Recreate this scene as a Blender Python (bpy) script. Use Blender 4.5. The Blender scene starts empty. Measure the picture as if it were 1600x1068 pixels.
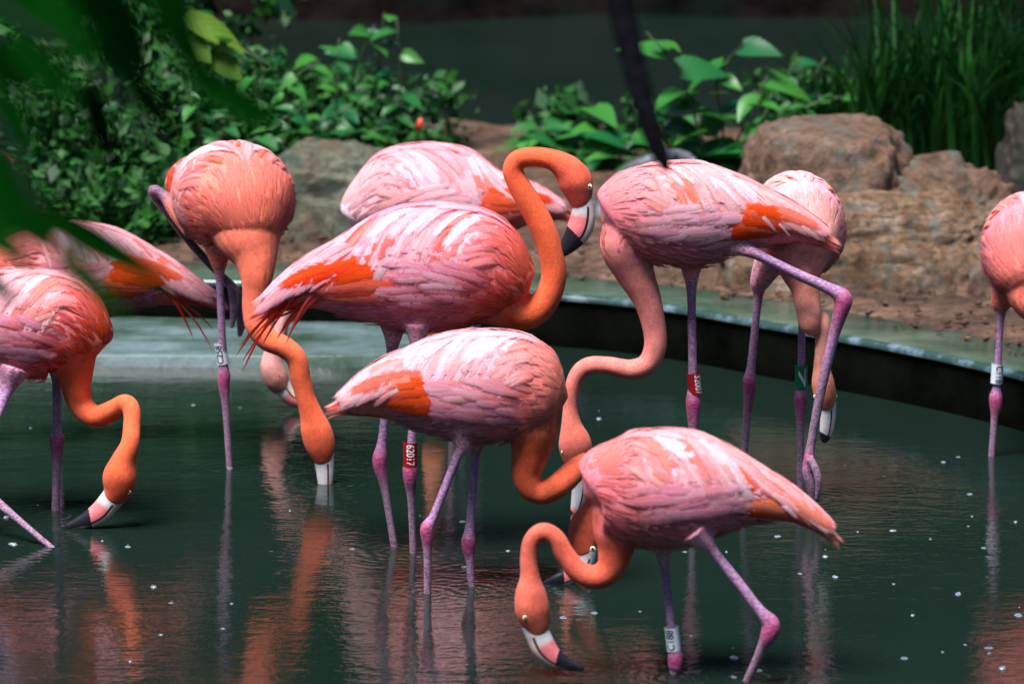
import bpy, bmesh, math, random
import numpy as np
from mathutils import Vector, noise, kdtree

# ------------------------------------------------------------------ camera, sky, sun, exposure
scene = bpy.context.scene
C = scene.collection
R = math.radians
W_PX, H_PX, F_PX = 1600.0, 1068.0, 7200.0
PITCH, CAM_H = R(11.0), 2.82
cam_data = bpy.data.cameras.new('camera')
cam = bpy.data.objects.new('camera', cam_data)
C.objects.link(cam)
cam.location = (0, 0, CAM_H)
cam.rotation_euler = (R(90) - PITCH, 0, 0)
cam_data.sensor_width = 36.0
cam_data.lens = 36.0 * F_PX / W_PX
cam_data.clip_end = 400.0
cam_data.dof.use_dof = True
cam_data.dof.focus_distance = 12.0
cam_data.dof.aperture_fstop = 3.5
scene.camera = cam

world = bpy.data.worlds.new('World')
scene.world = world
world.use_nodes = True
SUN_EL, SUN_AZ = R(68), R(-140)         # azimuth from +Y towards +X: high, a little from the left and the viewer's side
wn = world.node_tree.nodes
sky = wn.new('ShaderNodeTexSky')
sky.sky_type = 'NISHITA'
sky.sun_disc = False
sky.sun_elevation = SUN_EL
sky.sun_rotation = SUN_AZ
sky.air_density = 1.0
sky.dust_density = 0.6
sky.ozone_density = 3.0
bgn = wn['Background']
bgn.inputs['Strength'].default_value = 0.055
world.node_tree.links.new(sky.outputs['Color'], bgn.inputs['Color'])

sun_data = bpy.data.lights.new('sun', 'SUN')
sun_data.energy = 3.9
sun_data.angle = R(28)
sun_data.color = (1.0, 0.965, 0.945)
sun = bpy.data.objects.new('sun', sun_data)
C.objects.link(sun)
d = Vector((math.sin(SUN_AZ) * math.cos(SUN_EL), math.cos(SUN_AZ) * math.cos(SUN_EL), math.sin(SUN_EL)))
sun.rotation_euler = d.to_track_quat('Z', 'Y').to_euler()
sun.location = (0, 12, 10)

vs = scene.view_settings
vs.view_transform = 'Standard'
vs.look = 'None'
vs.gamma = 1.0
vs.exposure = 1.36
vs.use_curve_mapping = False
scene.cycles.use_denoising = True
scene.cycles.max_bounces = 6
scene.cycles.transparent_max_bounces = 16
scene.cycles.caustics_reflective = False
scene.cycles.caustics_refractive = False

rng = random.Random(7)

# ------------------------------------------------------------------ placing by sight line and real depth
CP, SP = math.cos(PITCH), math.sin(PITCH)
def ray(px, py):
    a = (px - W_PX / 2) / F_PX
    b = -(py - H_PX / 2) / F_PX
    return np.array([a, CP + b * SP, -SP + b * CP])
CAM = np.array([0.0, 0.0, CAM_H])
def at_z(px, py, z=0.0):
    r = ray(px, py)
    return CAM + r * ((z - CAM_H) / r[2])
def at_y(px, py, y):
    r = ray(px, py)
    return CAM + r * (y / r[1])
def px_scale(y):                      # pixels per metre at depth y (near the image centre)
    return F_PX / (y / CP * 1.0)

# ------------------------------------------------------------------ scene helpers
def tag(o, label=None, cat=None, group=None, kind=None):
    if label: o['label'] = label
    if cat: o['category'] = cat
    if group: o['group'] = group
    if kind: o['kind'] = kind
    return o
def empty(name, loc):
    o = bpy.data.objects.new(name, None)
    o.empty_display_size = 0.1
    o.location = loc
    C.objects.link(o)
    return o
def mesh_obj(name, verts, faces, mat, parent=None, smooth=True, cols=None, uvs=None, base=None, floats=None):
    me = bpy.data.meshes.new(name)
    v = np.asarray(verts, dtype=float)
    if base is not None: v = v - np.asarray(base)
    me.from_pydata(v.tolist(), [], faces)
    if smooth: me.polygons.foreach_set('use_smooth', [True] * len(me.polygons))
    if cols is not None:
        at = me.color_attributes.new('Col', 'FLOAT_COLOR', 'POINT')
        c = np.ones((len(v), 4)); c[:, :3] = cols
        at.data.foreach_set('color', c.ravel())
    if floats:
        for k, arr in floats.items():
            a = me.attributes.new(k, 'FLOAT', 'POINT')
            a.data.foreach_set('value', np.asarray(arr, dtype=float))
    if uvs is not None:
        ul = me.uv_layers.new(name='UVMap')
        idx = np.zeros(len(me.loops), dtype=int); me.loops.foreach_get('vertex_index', idx)
        ul.data.foreach_set('uv', np.asarray(uvs)[idx].ravel())
    if mat: me.materials.append(mat)
    o = bpy.data.objects.new(name, me)
    C.objects.link(o)
    if parent: o.parent = parent
    return o

# ------------------------------------------------------------------ materials
def new_mat(name):
    m = bpy.data.materials.new(name)
    m.use_nodes = True
    nt = m.node_tree
    return m, nt, nt.nodes, nt.links, nt.nodes['Principled BSDF']
def nd(n, t, **kw):
    x = n.new(t)
    for k, v in kw.items():
        if k in x.inputs: x.inputs[k].default_value = v
        else: setattr(x, k, v)
    return x
def noise_node(n, l, scale, detail=4, rough=0.55, vec=None, dist=0.0):
    x = n.new('ShaderNodeTexNoise')
    x.inputs['Scale'].default_value = scale; x.inputs['Detail'].default_value = detail
    x.inputs['Roughness'].default_value = rough; x.inputs['Distortion'].default_value = dist
    if vec: l.new(vec, x.inputs['Vector'])
    return x
def ramp(n, l, src, stops):
    x = n.new('ShaderNodeValToRGB')
    e = x.color_ramp.elements
    while len(e) < len(stops): e.new(0.5)
    for i, (p, c) in enumerate(stops):
        e[i].position = p; e[i].color = (*c, 1) if len(c) == 3 else c
    l.new(src, x.inputs['Fac'])
    return x
def mixc(n, l, a, b, fac, mode='MIX'):
    x = n.new('ShaderNodeMix'); x.data_type = 'RGBA'; x.blend_type = mode
    for sock, v in ((x.inputs[6], a), (x.inputs[7], b)):
        if hasattr(v, 'links') or hasattr(v, 'is_linked'): l.new(v, sock)
        else: sock.default_value = (*v, 1)
    if hasattr(fac, 'is_linked'): l.new(fac, x.inputs[0])
    else: x.inputs[0].default_value = fac
    return x.outputs[2]
def mapping(n, l, src, scale):
    x = n.new('ShaderNodeMapping'); x.inputs['Scale'].default_value = scale
    l.new(src, x.inputs['Vector']); return x.outputs['Vector']
def bump(n, l, h, strength, dist, prev=None):
    x = n.new('ShaderNodeBump'); x.inputs['Strength'].default_value = strength; x.inputs['Distance'].default_value = dist
    l.new(h, x.inputs['Height'])
    if prev: l.new(prev, x.inputs['Normal'])
    return x.outputs['Normal']
def mathn(n, l, op, a, b=None, clamp=False):
    x = n.new('ShaderNodeMath'); x.operation = op; x.use_clamp = clamp
    for i, v in enumerate((a, b)):
        if v is None: continue
        if hasattr(v, 'is_linked'): l.new(v, x.inputs[i])
        else: x.inputs[i].default_value = v
    return x.outputs[0]

def mat_plumage():
    m, nt, n, l, p = new_mat('plumage_skin')
    tc = n.new('ShaderNodeTexCoord')
    col = nd(n, 'ShaderNodeAttribute', attribute_name='Col')
    leg = nd(n, 'ShaderNodeAttribute', attribute_name='leg')
    nz = noise_node(n, l, 26, 5, 0.6, tc.outputs['Object'])
    v = ramp(n, l, nz.outputs['Fac'], [(0.3, (0.72, 0.66, 0.66)), (0.7, (1.15, 1.2, 1.22))])
    c = mixc(n, l, col.outputs['Color'], v.outputs['Color'], 1.0, 'MULTIPLY')
    nf = noise_node(n, l, 170, 4, 0.7, tc.outputs['Object'])
    vf = ramp(n, l, nf.outputs['Fac'], [(0.34, (0.80, 0.66, 0.62)), (0.52, (1, 1, 1)), (0.68, (1.06, 1.22, 1.25))])
    c = mixc(n, l, c, vf.outputs['Color'], 0.8, 'MULTIPLY')
    sc = noise_node(n, l, 1.0, 2, 0.5, mapping(n, l, tc.outputs['Object'], (110, 110, 250)))
    scr = ramp(n, l, sc.outputs['Fac'], [(0.36, (0.40, 0.32, 0.42)), (0.60, (1.5, 1.5, 1.6))])
    legc = mixc(n, l, col.outputs['Color'], scr.outputs['Color'], 0.75, 'MULTIPLY')
    out = mixc(n, l, c, legc, leg.outputs['Fac'])
    l.new(out, p.inputs['Base Color'])
    rr = n.new('ShaderNodeMapRange'); rr.inputs['To Min'].default_value = 0.72; rr.inputs['To Max'].default_value = 0.34
    l.new(leg.outputs['Fac'], rr.inputs['Value']); l.new(rr.outputs[0], p.inputs['Roughness'])
    p.inputs['Sheen Weight'].default_value = 0.12
    p.inputs['Sheen Roughness'].default_value = 0.4
    fine = noise_node(n, l, 330, 3, 0.7, tc.outputs['Object'])
    mid = noise_node(n, l, 90, 3, 0.6, tc.outputs['Object'])
    b1 = bump(n, l, mid.outputs['Fac'], 0.25, 0.003)
    b2 = bump(n, l, fine.outputs['Fac'], 0.9, 0.003, b1)
    l.new(b2, p.inputs['Normal'])
    return m
def mat_feather():
    m, nt, n, l, p = new_mat('feather_vane')
    col = nd(n, 'ShaderNodeAttribute', attribute_name='Col')
    uv = n.new('ShaderNodeUVMap'); uv.uv_map = 'UVMap'
    sep = n.new('ShaderNodeSeparateXYZ'); l.new(uv.outputs['UV'], sep.inputs[0])
    oi = n.new('ShaderNodeObjectInfo')
    # barbs run slantwise from the shaft
    dx = mathn(n, l, 'ABSOLUTE', mathn(n, l, 'SUBTRACT', sep.outputs['X'], 0.5))
    slant = mathn(n, l, 'SUBTRACT', sep.outputs['Y'], mathn(n, l, 'MULTIPLY', dx, 0.35))
    comb = n.new('ShaderNodeCombineXYZ')
    l.new(mathn(n, l, 'MULTIPLY', dx, 2.0), comb.inputs[0])
    l.new(mathn(n, l, 'MULTIPLY', slant, 34.0), comb.inputs[1])
    l.new(mathn(n, l, 'MULTIPLY', oi.outputs['Random'], 50.0), comb.inputs[2])
    barb = noise_node(n, l, 1.0, 3, 0.6, comb.outputs[0])
    comb2 = n.new('ShaderNodeCombineXYZ')
    l.new(mathn(n, l, 'MULTIPLY', sep.outputs['X'], 7.0), comb2.inputs[0])
    l.new(mathn(n, l, 'MULTIPLY', sep.outputs['Y'], 1.3), comb2.inputs[1])
    l.new(mathn(n, l, 'MULTIPLY', oi.outputs['Random'], 90.0), comb2.inputs[2])
    streak = noise_node(n, l, 1.0, 4, 0.65, comb2.outputs[0])
    sr = ramp(n, l, streak.outputs['Fac'], [(0.34, (0.95, 0.66, 0.66)), (0.52, (1.0, 1.0, 1.0)), (0.70, (1.06, 1.28, 1.28))])
    br = ramp(n, l, barb.outputs['Fac'], [(0.3, (0.84, 0.8, 0.82)), (0.7, (1.08, 1.1, 1.1))])
    c = mixc(n, l, col.outputs['Color'], sr.outputs['Color'], 0.9, 'MULTIPLY')
    c = mixc(n, l, c, br.outputs['Color'], 0.8, 'MULTIPLY')
    rv = n.new('ShaderNodeMapRange'); rv.inputs['To Min'].default_value = 0.86; rv.inputs['To Max'].default_value = 1.12
    l.new(oi.outputs['Random'], rv.inputs['Value'])
    hv = n.new('ShaderNodeHueSaturation'); l.new(c, hv.inputs['Color']); l.new(rv.outputs[0], hv.inputs['Saturation'])
    l.new(hv.outputs['Color'], p.inputs['Base Color'])
    p.inputs['Roughness'].default_value = 0.7
    p.inputs['Specular IOR Level'].default_value = 0.2
    p.inputs['Sheen Weight'].default_value = 0.05
    l.new(bump(n, l, barb.outputs['Fac'], 0.3, 0.001, bump(n, l, streak.outputs['Fac'], 0.35, 0.002)), p.inputs['Normal'])
    # frayed margins
    comb3 = n.new('ShaderNodeCombineXYZ')
    l.new(mathn(n, l, 'MULTIPLY', slant, 55.0), comb3.inputs[0])
    l.new(mathn(n, l, 'MULTIPLY', sep.outputs['X'], 5.0), comb3.inputs[1])
    l.new(mathn(n, l, 'MULTIPLY', oi.outputs['Random'], 30.0), comb3.inputs[2])
    fr = noise_node(n, l, 1.0, 3, 0.7, comb3.outputs[0])
    edge = mathn(n, l, 'MULTIPLY', mathn(n, l, 'SUBTRACT', 0.5, dx), 2.0)
    tipd = mathn(n, l, 'MULTIPLY', mathn(n, l, 'SUBTRACT', 1.0, sep.outputs['Y']), 4.0)
    e = mathn(n, l, 'MINIMUM', edge, tipd)
    thr = mathn(n, l, 'MULTIPLY', mathn(n, l, 'SUBTRACT', fr.outputs['Fac'], 0.24, True), 1.3)
    al = mathn(n, l, 'DIVIDE', mathn(n, l, 'SUBTRACT', e, mathn(n, l, 'MULTIPLY', thr, 0.9)), 0.34, True)
    tr = n.new('ShaderNodeBsdfTranslucent'); l.new(hv.outputs['Color'], tr.inputs['Color'])
    ms = n.new('ShaderNodeMixShader'); ms.inputs[0].default_value = 0.42
    l.new(p.outputs[0], ms.inputs[1]); l.new(tr.outputs[0], ms.inputs[2])
    tp = n.new('ShaderNodeBsdfTransparent'); ma = n.new('ShaderNodeMixShader')
    l.new(al, ma.inputs[0]); l.new(tp.outputs[0], ma.inputs[1]); l.new(ms.outputs[0], ma.inputs[2])
    l.new(ma.outputs[0], n['Material Output'].inputs['Surface'])
    return m
def mat_vcol(name, rough, spec=0.5, var=0.25, scale=60):
    m, nt, n, l, p = new_mat(name)
    tc = n.new('ShaderNodeTexCoord')
    col = nd(n, 'ShaderNodeAttribute', attribute_name='Col')
    nz = noise_node(n, l, scale, 4, 0.6, tc.outputs['Object'])
    v = ramp(n, l, nz.outputs['Fac'], [(0.3, (1 - var,) * 3), (0.7, (1 + var,) * 3)])
    l.new(mixc(n, l, col.outputs['Color'], v.outputs['Color'], 1.0, 'MULTIPLY'), p.inputs['Base Color'])
    p.inputs['Roughness'].default_value = rough
    p.inputs['Specular IOR Level'].default_value = spec
    l.new(bump(n, l, nz.outputs['Fac'], 0.2, 0.001), p.inputs['Normal'])
    return m
def mat_plain(name, c, rough, var=0.3, scale=30, bs=0.3, bd=0.004, spec=0.5, metallic=0.0):
    m, nt, n, l, p = new_mat(name)
    tc = n.new('ShaderNodeTexCoord')
    nz = noise_node(n, l, scale, 5, 0.6, tc.outputs['Object'])
    v = ramp(n, l, nz.outputs['Fac'], [(0.3, tuple(x * (1 - var) for x in c)), (0.7, tuple(min(1, x * (1 + var)) for x in c))])
    l.new(v.outputs['Color'], p.inputs['Base Color'])
    p.inputs['Roughness'].default_value = rough
    p.inputs['Specular IOR Level'].default_value = spec
    l.new(bump(n, l, nz.outputs['Fac'], bs, bd), p.inputs['Normal'])
    return m
def mat_leaf(name, c, c2, rough=0.35, trans=0.25, spec=0.4):
    m, nt, n, l, p = new_mat(name)
    uv = n.new('ShaderNodeUVMap'); uv.uv_map = 'UVMap'
    geo = n.new('ShaderNodeNewGeometry')
    oi = n.new('ShaderNodeObjectInfo')
    mx = mathn(n, l, 'FRACT', mathn(n, l, 'ADD', geo.outputs['Random Per Island'], oi.outputs['Random']))
    col = mixc(n, l, c, c2, mx)
    sep = n.new('ShaderNodeSeparateXYZ'); l.new(uv.outputs['UV'], sep.inputs[0])
    dx = mathn(n, l, 'ABSOLUTE', mathn(n, l, 'SUBTRACT', sep.outputs['X'], 0.5))
    wv = n.new('ShaderNodeTexWave'); wv.inputs['Scale'].default_value = 2.2; wv.bands_direction = 'Y'
    wv.inputs['Distortion'].default_value = 0.4
    cb = n.new('ShaderNodeCombineXYZ'); l.new(mathn(n, l, 'SUBTRACT', sep.outputs['Y'], mathn(n, l, 'MULTIPLY', dx, 0.6)), cb.inputs[1])
    l.new(cb.outputs[0], wv.inputs['Vector'])
    vein = ramp(n, l, wv.outputs['Fac'], [(0.0, (0.8, 0.8, 0.75)), (0.25, (1.05, 1.05, 1.0))])
    col = mixc(n, l, col, vein.outputs['Color'], 0.6, 'MULTIPLY')
    l.new(col, p.inputs['Base Color'])
    p.inputs['Roughness'].default_value = rough
    p.inputs['Specular IOR Level'].default_value = spec
    l.new(bump(n, l, wv.outputs['Fac'], 0.25, 0.002), p.inputs['Normal'])
    tr = n.new('ShaderNodeBsdfTranslucent'); l.new(col, tr.inputs['Color'])
    ms = n.new('ShaderNodeMixShader'); ms.inputs[0].default_value = trans
    l.new(p.outputs[0], ms.inputs[1]); l.new(tr.outputs[0], ms.inputs[2])
    l.new(ms.outputs[0], n['Material Output'].inputs['Surface'])
    return m
def mat_rock(name, cols, rough=0.8, moss=(0.06, 0.09, 0.05), mossw=0.45, scale=5.0, spec=0.4):
    m, nt, n, l, p = new_mat(name)
    tc = n.new('ShaderNodeTexCoord')
    a = noise_node(n, l, scale, 8, 0.65, tc.outputs['Object'], 0.4)
    b = noise_node(n, l, scale * 5, 8, 0.7, tc.outputs['Object'])
    r1 = ramp(n, l, a.outputs['Fac'], [(0.30, cols[0]), (0.46, cols[1]), (0.60, cols[2]), (0.74, cols[3])])
    r2 = ramp(n, l, b.outputs['Fac'], [(0.36, (0.28, 0.26, 0.24)), (0.52, (1, 1, 1)), (0.66, (1.6, 1.5, 1.5))])
    c = mixc(n, l, r1.outputs['Color'], r2.outputs['Color'], 0.85, 'MULTIPLY')
    g = noise_node(n, l, scale * 1.7, 6, 0.7, mapping(n, l, tc.outputs['Object'], (1.3, 0.9, 1.1)))
    gm = ramp(n, l, g.outputs['Fac'], [(mossw, (0, 0, 0)), (mossw + 0.14, (1, 1, 1))])
    c = mixc(n, l, c, moss, mathn(n, l, 'MULTIPLY', gm.outputs['Color'], 0.75))
    l.new(c, p.inputs['Base Color'])
    p.inputs['Roughness'].default_value = rough
    p.inputs['Specular IOR Level'].default_value = spec
    fine = noise_node(n, l, scale * 14, 6, 0.75, tc.outputs['Object'])
    l.new(bump(n, l, fine.outputs['Fac'], 1.0, 0.018, bump(n, l, b.outputs['Fac'], 1.0, 0.045)), p.inputs['Normal'])
    return m
def mat_water():
    m, nt, n, l, p = new_mat('pond_water')
    geo = n.new('ShaderNodeNewGeometry')
    turb = noise_node(n, l, 0.8, 3, 0.5, geo.outputs['Position'])
    cr = ramp(n, l, turb.outputs['Fac'], [(0.3, (0.0046, 0.0122, 0.0082)), (0.7, (0.0072, 0.0150, 0.0122))])
    l.new(cr.outputs['Color'], p.inputs['Base Color'])
    p.inputs['Roughness'].default_value = 0.03
    p.inputs['IOR'].default_value = 1.45
    a = noise_node(n, l, 1.0, 3, 0.55, mapping(n, l, geo.outputs['Position'], (5.0, 11.0, 1)), 0.3)
    b = noise_node(n, l, 1.0, 3, 0.6, mapping(n, l, geo.outputs['Position'], (26.0, 46.0, 1)))
    b1 = bump(n, l, a.outputs['Fac'], 1.0, 0.0020)
    b2 = bump(n, l, b.outputs['Fac'], 1.0, 0.0009, b1)
    # rings spreading from legs and bills
    tot = None
    for (px, py) in ((617, 860), (646, 866), (668, 925), (737, 922), (1052, 1058), (1171, 1056), (1250, 776), (1549, 714), (359, 733), (508, 756), (88, 806), (77, 852), (125, 826), (860, 915), (1272, 780), (905, 1046)):
        c = at_z(px, py)
        dn = n.new('ShaderNodeVectorMath'); dn.operation = 'DISTANCE'; l.new(geo.outputs['Position'], dn.inputs[0]); dn.inputs[1].default_value = (c[0], c[1], 0)
        dv = mathn(n, l, 'ADD', dn.outputs['Value'], mathn(n, l, 'MULTIPLY', a.outputs['Fac'], 0.05))
        w = mathn(n, l, 'MULTIPLY', mathn(n, l, 'SINE', mathn(n, l, 'MULTIPLY', dv, 190.0)), mathn(n, l, 'EXPONENT', mathn(n, l, 'MULTIPLY', dv, -13.0)))
        tot = w if tot is None else mathn(n, l, 'ADD', tot, w)
    b3 = bump(n, l, tot, 1.0, 0.0006, b2)
    l.new(b3, p.inputs['Normal'])
    return m
def mat_wet_concrete(name, c1, c2, rough, spec=0.5):
    m, nt, n, l, p = new_mat(name)
    tc = n.new('ShaderNodeTexCoord')
    a = noise_node(n, l, 2.2, 6, 0.65, mapping(n, l, tc.outputs['Object'], (1, 2.5, 1)))
    b = noise_node(n, l, 18, 6, 0.7, tc.outputs['Object'])
    r = ramp(n, l, a.outputs['Fac'], [(0.32, c1), (0.66, c2)])
    v = ramp(n, l, b.outputs['Fac'], [(0.3, (0.7, 0.7, 0.7)), (0.7, (1.2, 1.2, 1.2))])
    l.new(mixc(n, l, r.outputs['Color'], v.outputs['Color'], 0.8, 'MULTIPLY'), p.inputs['Base Color'])
    p.inputs['Specular IOR Level'].default_value = spec
    rr = ramp(n, l, a.outputs['Fac'], [(0.4, (rough * 0.45,) * 3), (0.65, (rough,) * 3)])
    l.new(rr.outputs['Color'], p.inputs['Roughness'])
    l.new(bump(n, l, b.outputs['Fac'], 0.5, 0.006), p.inputs['Normal'])
    return m

M = dict(
    skin=mat_plumage(), feather=mat_feather(),
    bill=mat_vcol('bill_horn', 0.35, 0.5, 0.12, 90),
    eye=mat_plain('eye_iris', (0.75, 0.68, 0.42), 0.15, 0.1, 200, 0.0),
    pupil=mat_plain('eye_pupil', (0.004, 0.004, 0.004), 0.08, 0.0, 20, 0.0),
    band_white=mat_plain('band_white_plastic', (0.62, 0.68, 0.74), 0.35, 0.06, 60, 0.05),
    band_red=mat_plain('band_red_plastic', (0.26, 0.006, 0.012), 0.28, 0.1, 60, 0.05),
    band_green=mat_plain('band_green_plastic', (0.0, 0.17, 0.07), 0.3, 0.1, 60, 0.05),
    ink_black=mat_plain('ink_black', (0.008, 0.008, 0.012), 0.5, 0.0, 20, 0.0),
    ink_white=mat_plain('ink_white', (0.75, 0.75, 0.75), 0.5, 0.0, 20, 0.0),
    water=mat_water(),
    rim=mat_wet_concrete('wet_mossy_concrete', (0.035, 0.07, 0.045), (0.09, 0.13, 0.095), 0.30),
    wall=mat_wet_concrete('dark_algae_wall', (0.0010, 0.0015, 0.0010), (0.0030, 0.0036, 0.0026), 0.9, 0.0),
    step=mat_wet_concrete('wet_step_sky_streaks', (0.02, 0.045, 0.02), (0.10, 0.145, 0.155), 0.45, 0.25),  # the pale blue tone paints sky reflected on the wet step
    soil=mat_rock('bank_soil', [(0.03, 0.018, 0.012), (0.11, 0.06, 0.035), (0.20, 0.115, 0.07), (0.28, 0.19, 0.14)], 0.85, (0.04, 0.05, 0.03), 0.56, 4.0),
    far_soil=mat_rock('far_bank_soil', [(0.002, 0.0016, 0.002), (0.004, 0.003, 0.0036), (0.007, 0.005, 0.0045), (0.012, 0.008, 0.007)], 0.95, (0.002, 0.006, 0.004), 0.5, 0.8, 0.0),
    slope=mat_plain('sky_blocker_green', (0.008, 0.018, 0.008), 0.95, 0.6, 1.5, 0.8, 0.3, 0.05),
    red_rock=mat_rock('red_sandstone', [(0.05, 0.026, 0.015), (0.18, 0.10, 0.06), (0.26, 0.165, 0.11), (0.32, 0.25, 0.21)], 0.75, (0.13, 0.16, 0.14), 0.50, 5.0),
    pale_rock=mat_rock('lichen_sandstone', [(0.07, 0.032, 0.014), (0.23, 0.125, 0.06), (0.32, 0.22, 0.14), (0.40, 0.35, 0.31)], 0.75, (0.14, 0.17, 0.15), 0.50, 9.0),
    grey_rock=mat_rock('grey_green_rock', [(0.18, 0.085, 0.05), (0.15, 0.155, 0.10), (0.21, 0.22, 0.16), (0.32, 0.26, 0.20)], 0.7, (0.05, 0.10, 0.065), 0.50, 5.0),
    dark_rock=mat_rock('dark_wet_rock', [(0.02, 0.018, 0.015), (0.05, 0.04, 0.03), (0.09, 0.06, 0.045), (0.13, 0.09, 0.07)], 0.6, (0.03, 0.05, 0.03), 0.5, 5.0),
    bark=mat_plain('dark_bark', (0.006, 0.006, 0.009), 0.8, 0.5, 40, 0.8, 0.01, 0.08),
    drift=mat_plain('grey_driftwood', (0.07, 0.075, 0.09), 0.5, 0.5, 30, 0.8, 0.01),
    stem=mat_plain('green_stem', (0.035, 0.06, 0.02), 0.5, 0.4, 40),
    leaf=mat_leaf('vine_leaf', (0.004, 0.085, 0.026), (0.045, 0.20, 0.03), 0.35, 0.3, 0.35),
    herb=mat_leaf('herb_leaf', (0.002, 0.028, 0.010), (0.030, 0.14, 0.020), 0.45, 0.3, 0.25),
    grass=mat_leaf('grass_blade', (0.003, 0.032, 0.006), (0.016, 0.09, 0.014), 0.45, 0.25, 0.15),
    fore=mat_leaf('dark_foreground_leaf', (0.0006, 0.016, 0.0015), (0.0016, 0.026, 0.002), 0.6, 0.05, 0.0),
    yleaf=mat_leaf('yellow_green_leaf', (0.06, 0.15, 0.008), (0.09, 0.18, 0.012), 0.5, 0.3, 0.1),
    wood=mat_leaf('woodland_leaf', (0.003, 0.028, 0.020), (0.010, 0.052, 0.034), 0.6, 0.2, 0.1),
    foam=mat_plain('splash_foam', (0.15, 0.18, 0.22), 0.05, 0.1, 80, 0.1),
    bud=mat_plain('red_bud', (0.55, 0.06, 0.03), 0.5, 0.2, 60),
)

# ------------------------------------------------------------------ lofts
def catmull(P, m):
    P = np.asarray(P, dtype=float)
    out = []
    n = len(P)
    for i in range(n - 1):
        p0 = P[i - 1] if i > 0 else 2 * P[0] - P[1]
        p1, p2 = P[i], P[i + 1]
        p3 = P[i + 2] if i + 2 < n else 2 * P[-1] - P[-2]
        for k in range(m):
            t = k / m
            out.append(0.5 * (2 * p1 + (p2 - p0) * t + (2 * p0 - 5 * p1 + 4 * p2 - p3) * t * t + (3 * p1 - p0 - 3 * p2 + p3) * t ** 3))
    out.append(P[-1])
    return np.array(out)
def unit(v):
    v = np.asarray(v, dtype=float)
    return v / np.maximum(np.linalg.norm(v, axis=-1, keepdims=True), 1e-9)

class Loft:
    """stations: x y z r_plane r_side (+ colour r g b); frame 'up' for trunks, 'depth' for necks, legs and bills"""
    def __init__(s, st, m=5, mode='depth'):
        D = catmull(st, m)
        s.C = D[:, :3]; s.r1 = np.maximum(D[:, 3], 1e-4); s.r2 = np.maximum(D[:, 4], 1e-4)
        s.col = np.clip(D[:, 5:8], 0, 1) if D.shape[1] >= 8 else None
        s.T = unit(np.gradient(s.C, axis=0))
        if mode == 'up':
            ref = np.array([0, 0, 1.0])
            s.N2 = unit(np.cross(s.T, ref)); s.N1 = unit(np.cross(s.N2, s.T))
        else:
            ref = np.array([0, 1.0, 0])
            n2 = ref - s.T * (s.T @ ref)[:, None]
            bad = np.linalg.norm(n2, axis=1) < 0.25
            n2[bad] = np.array([1.0, 0, 0]) - s.T[bad] * s.T[bad][:, :1]
            s.N2 = unit(n2); s.N1 = unit(np.cross(s.T, s.N2))
        seg = np.linalg.norm(np.diff(s.C, axis=0), axis=1)
        s.L = seg.sum(); s.u = np.concatenate([[0], np.cumsum(seg)]) / s.L
    def mesh(s, k=16, cap=0.45, colf=None):
        n = len(s.C); V = []; F = []; Cc = []
        for i in range(n):
            for j in range(k):
                a = 2 * math.pi * j / k
                V.append(s.C[i] + s.N1[i] * s.r1[i] * math.cos(a) + s.N2[i] * s.r2[i] * math.sin(a))
                base = s.col[i] if s.col is not None else np.array([.5, .5, .5])
                Cc.append(colf(s.u[i], a, base) if colf else base)
        for i in range(n - 1):
            for j in range(k):
                F.append((i * k + j, i * k + (j + 1) % k, (i + 1) * k + (j + 1) % k, (i + 1) * k + j))
        for end, sg in ((0, -1), (n - 1, 1)):
            V.append(s.C[end] + s.T[end] * sg * cap * s.r1[end]); q = len(V) - 1
            Cc.append(Cc[end * k])
            for j in range(k):
                f = (end * k + j, end * k + (j + 1) % k, q)
                F.append(f if sg > 0 else f[::-1])
        return np.array(V), F, np.array(Cc)
    def surf(s, u, a, side):
        uu = min(max(u, 0.0), 1.0)
        def ip(A): return np.array([np.interp(uu, s.u, A[:, c]) for c in range(3)])
        c = ip(s.C); n1 = unit(ip(s.N1)); n2 = unit(ip(s.N2)) * side
        r1 = np.interp(uu, s.u, s.r1); r2 = np.interp(uu, s.u, s.r2)
        if u > 1: c = c + s.T[-1] * (u - 1) * s.L
        ca, sa = math.cos(a), math.sin(a)
        p = c + n1 * r1 * ca + n2 * r2 * sa
        nr = unit(n1 * ca / r1 + n2 * sa / r2)
        return p, nr

def tube(path, k=6, m=4):
    return Loft([(*p[:3], p[3], p[3]) for p in path], m).mesh(k)

# ------------------------------------------------------------------ the setting
def grid_obj(name, x0, x1, y0, y1, nx, ny, zf, mat):
    xs = np.linspace(x0, x1, nx); ys = np.linspace(y0, y1, ny)
    V = [(x, y, zf(x, y)) for y in ys for x in xs]
    F = [(j * nx + i, j * nx + i + 1, (j + 1) * nx + i + 1, (j + 1) * nx + i) for j in range(ny - 1) for i in range(nx - 1)]
    return mesh_obj(name, V, F, mat)

tag(grid_obj('pond_water', -60, 60, -5, 120, 2, 2, lambda x, y: 0.0, M['water']), kind='structure')
tag(grid_obj('pond_floor', -60, 60, -5, 120, 2, 2, lambda x, y: -0.6, M['far_soil']), kind='structure')

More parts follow.
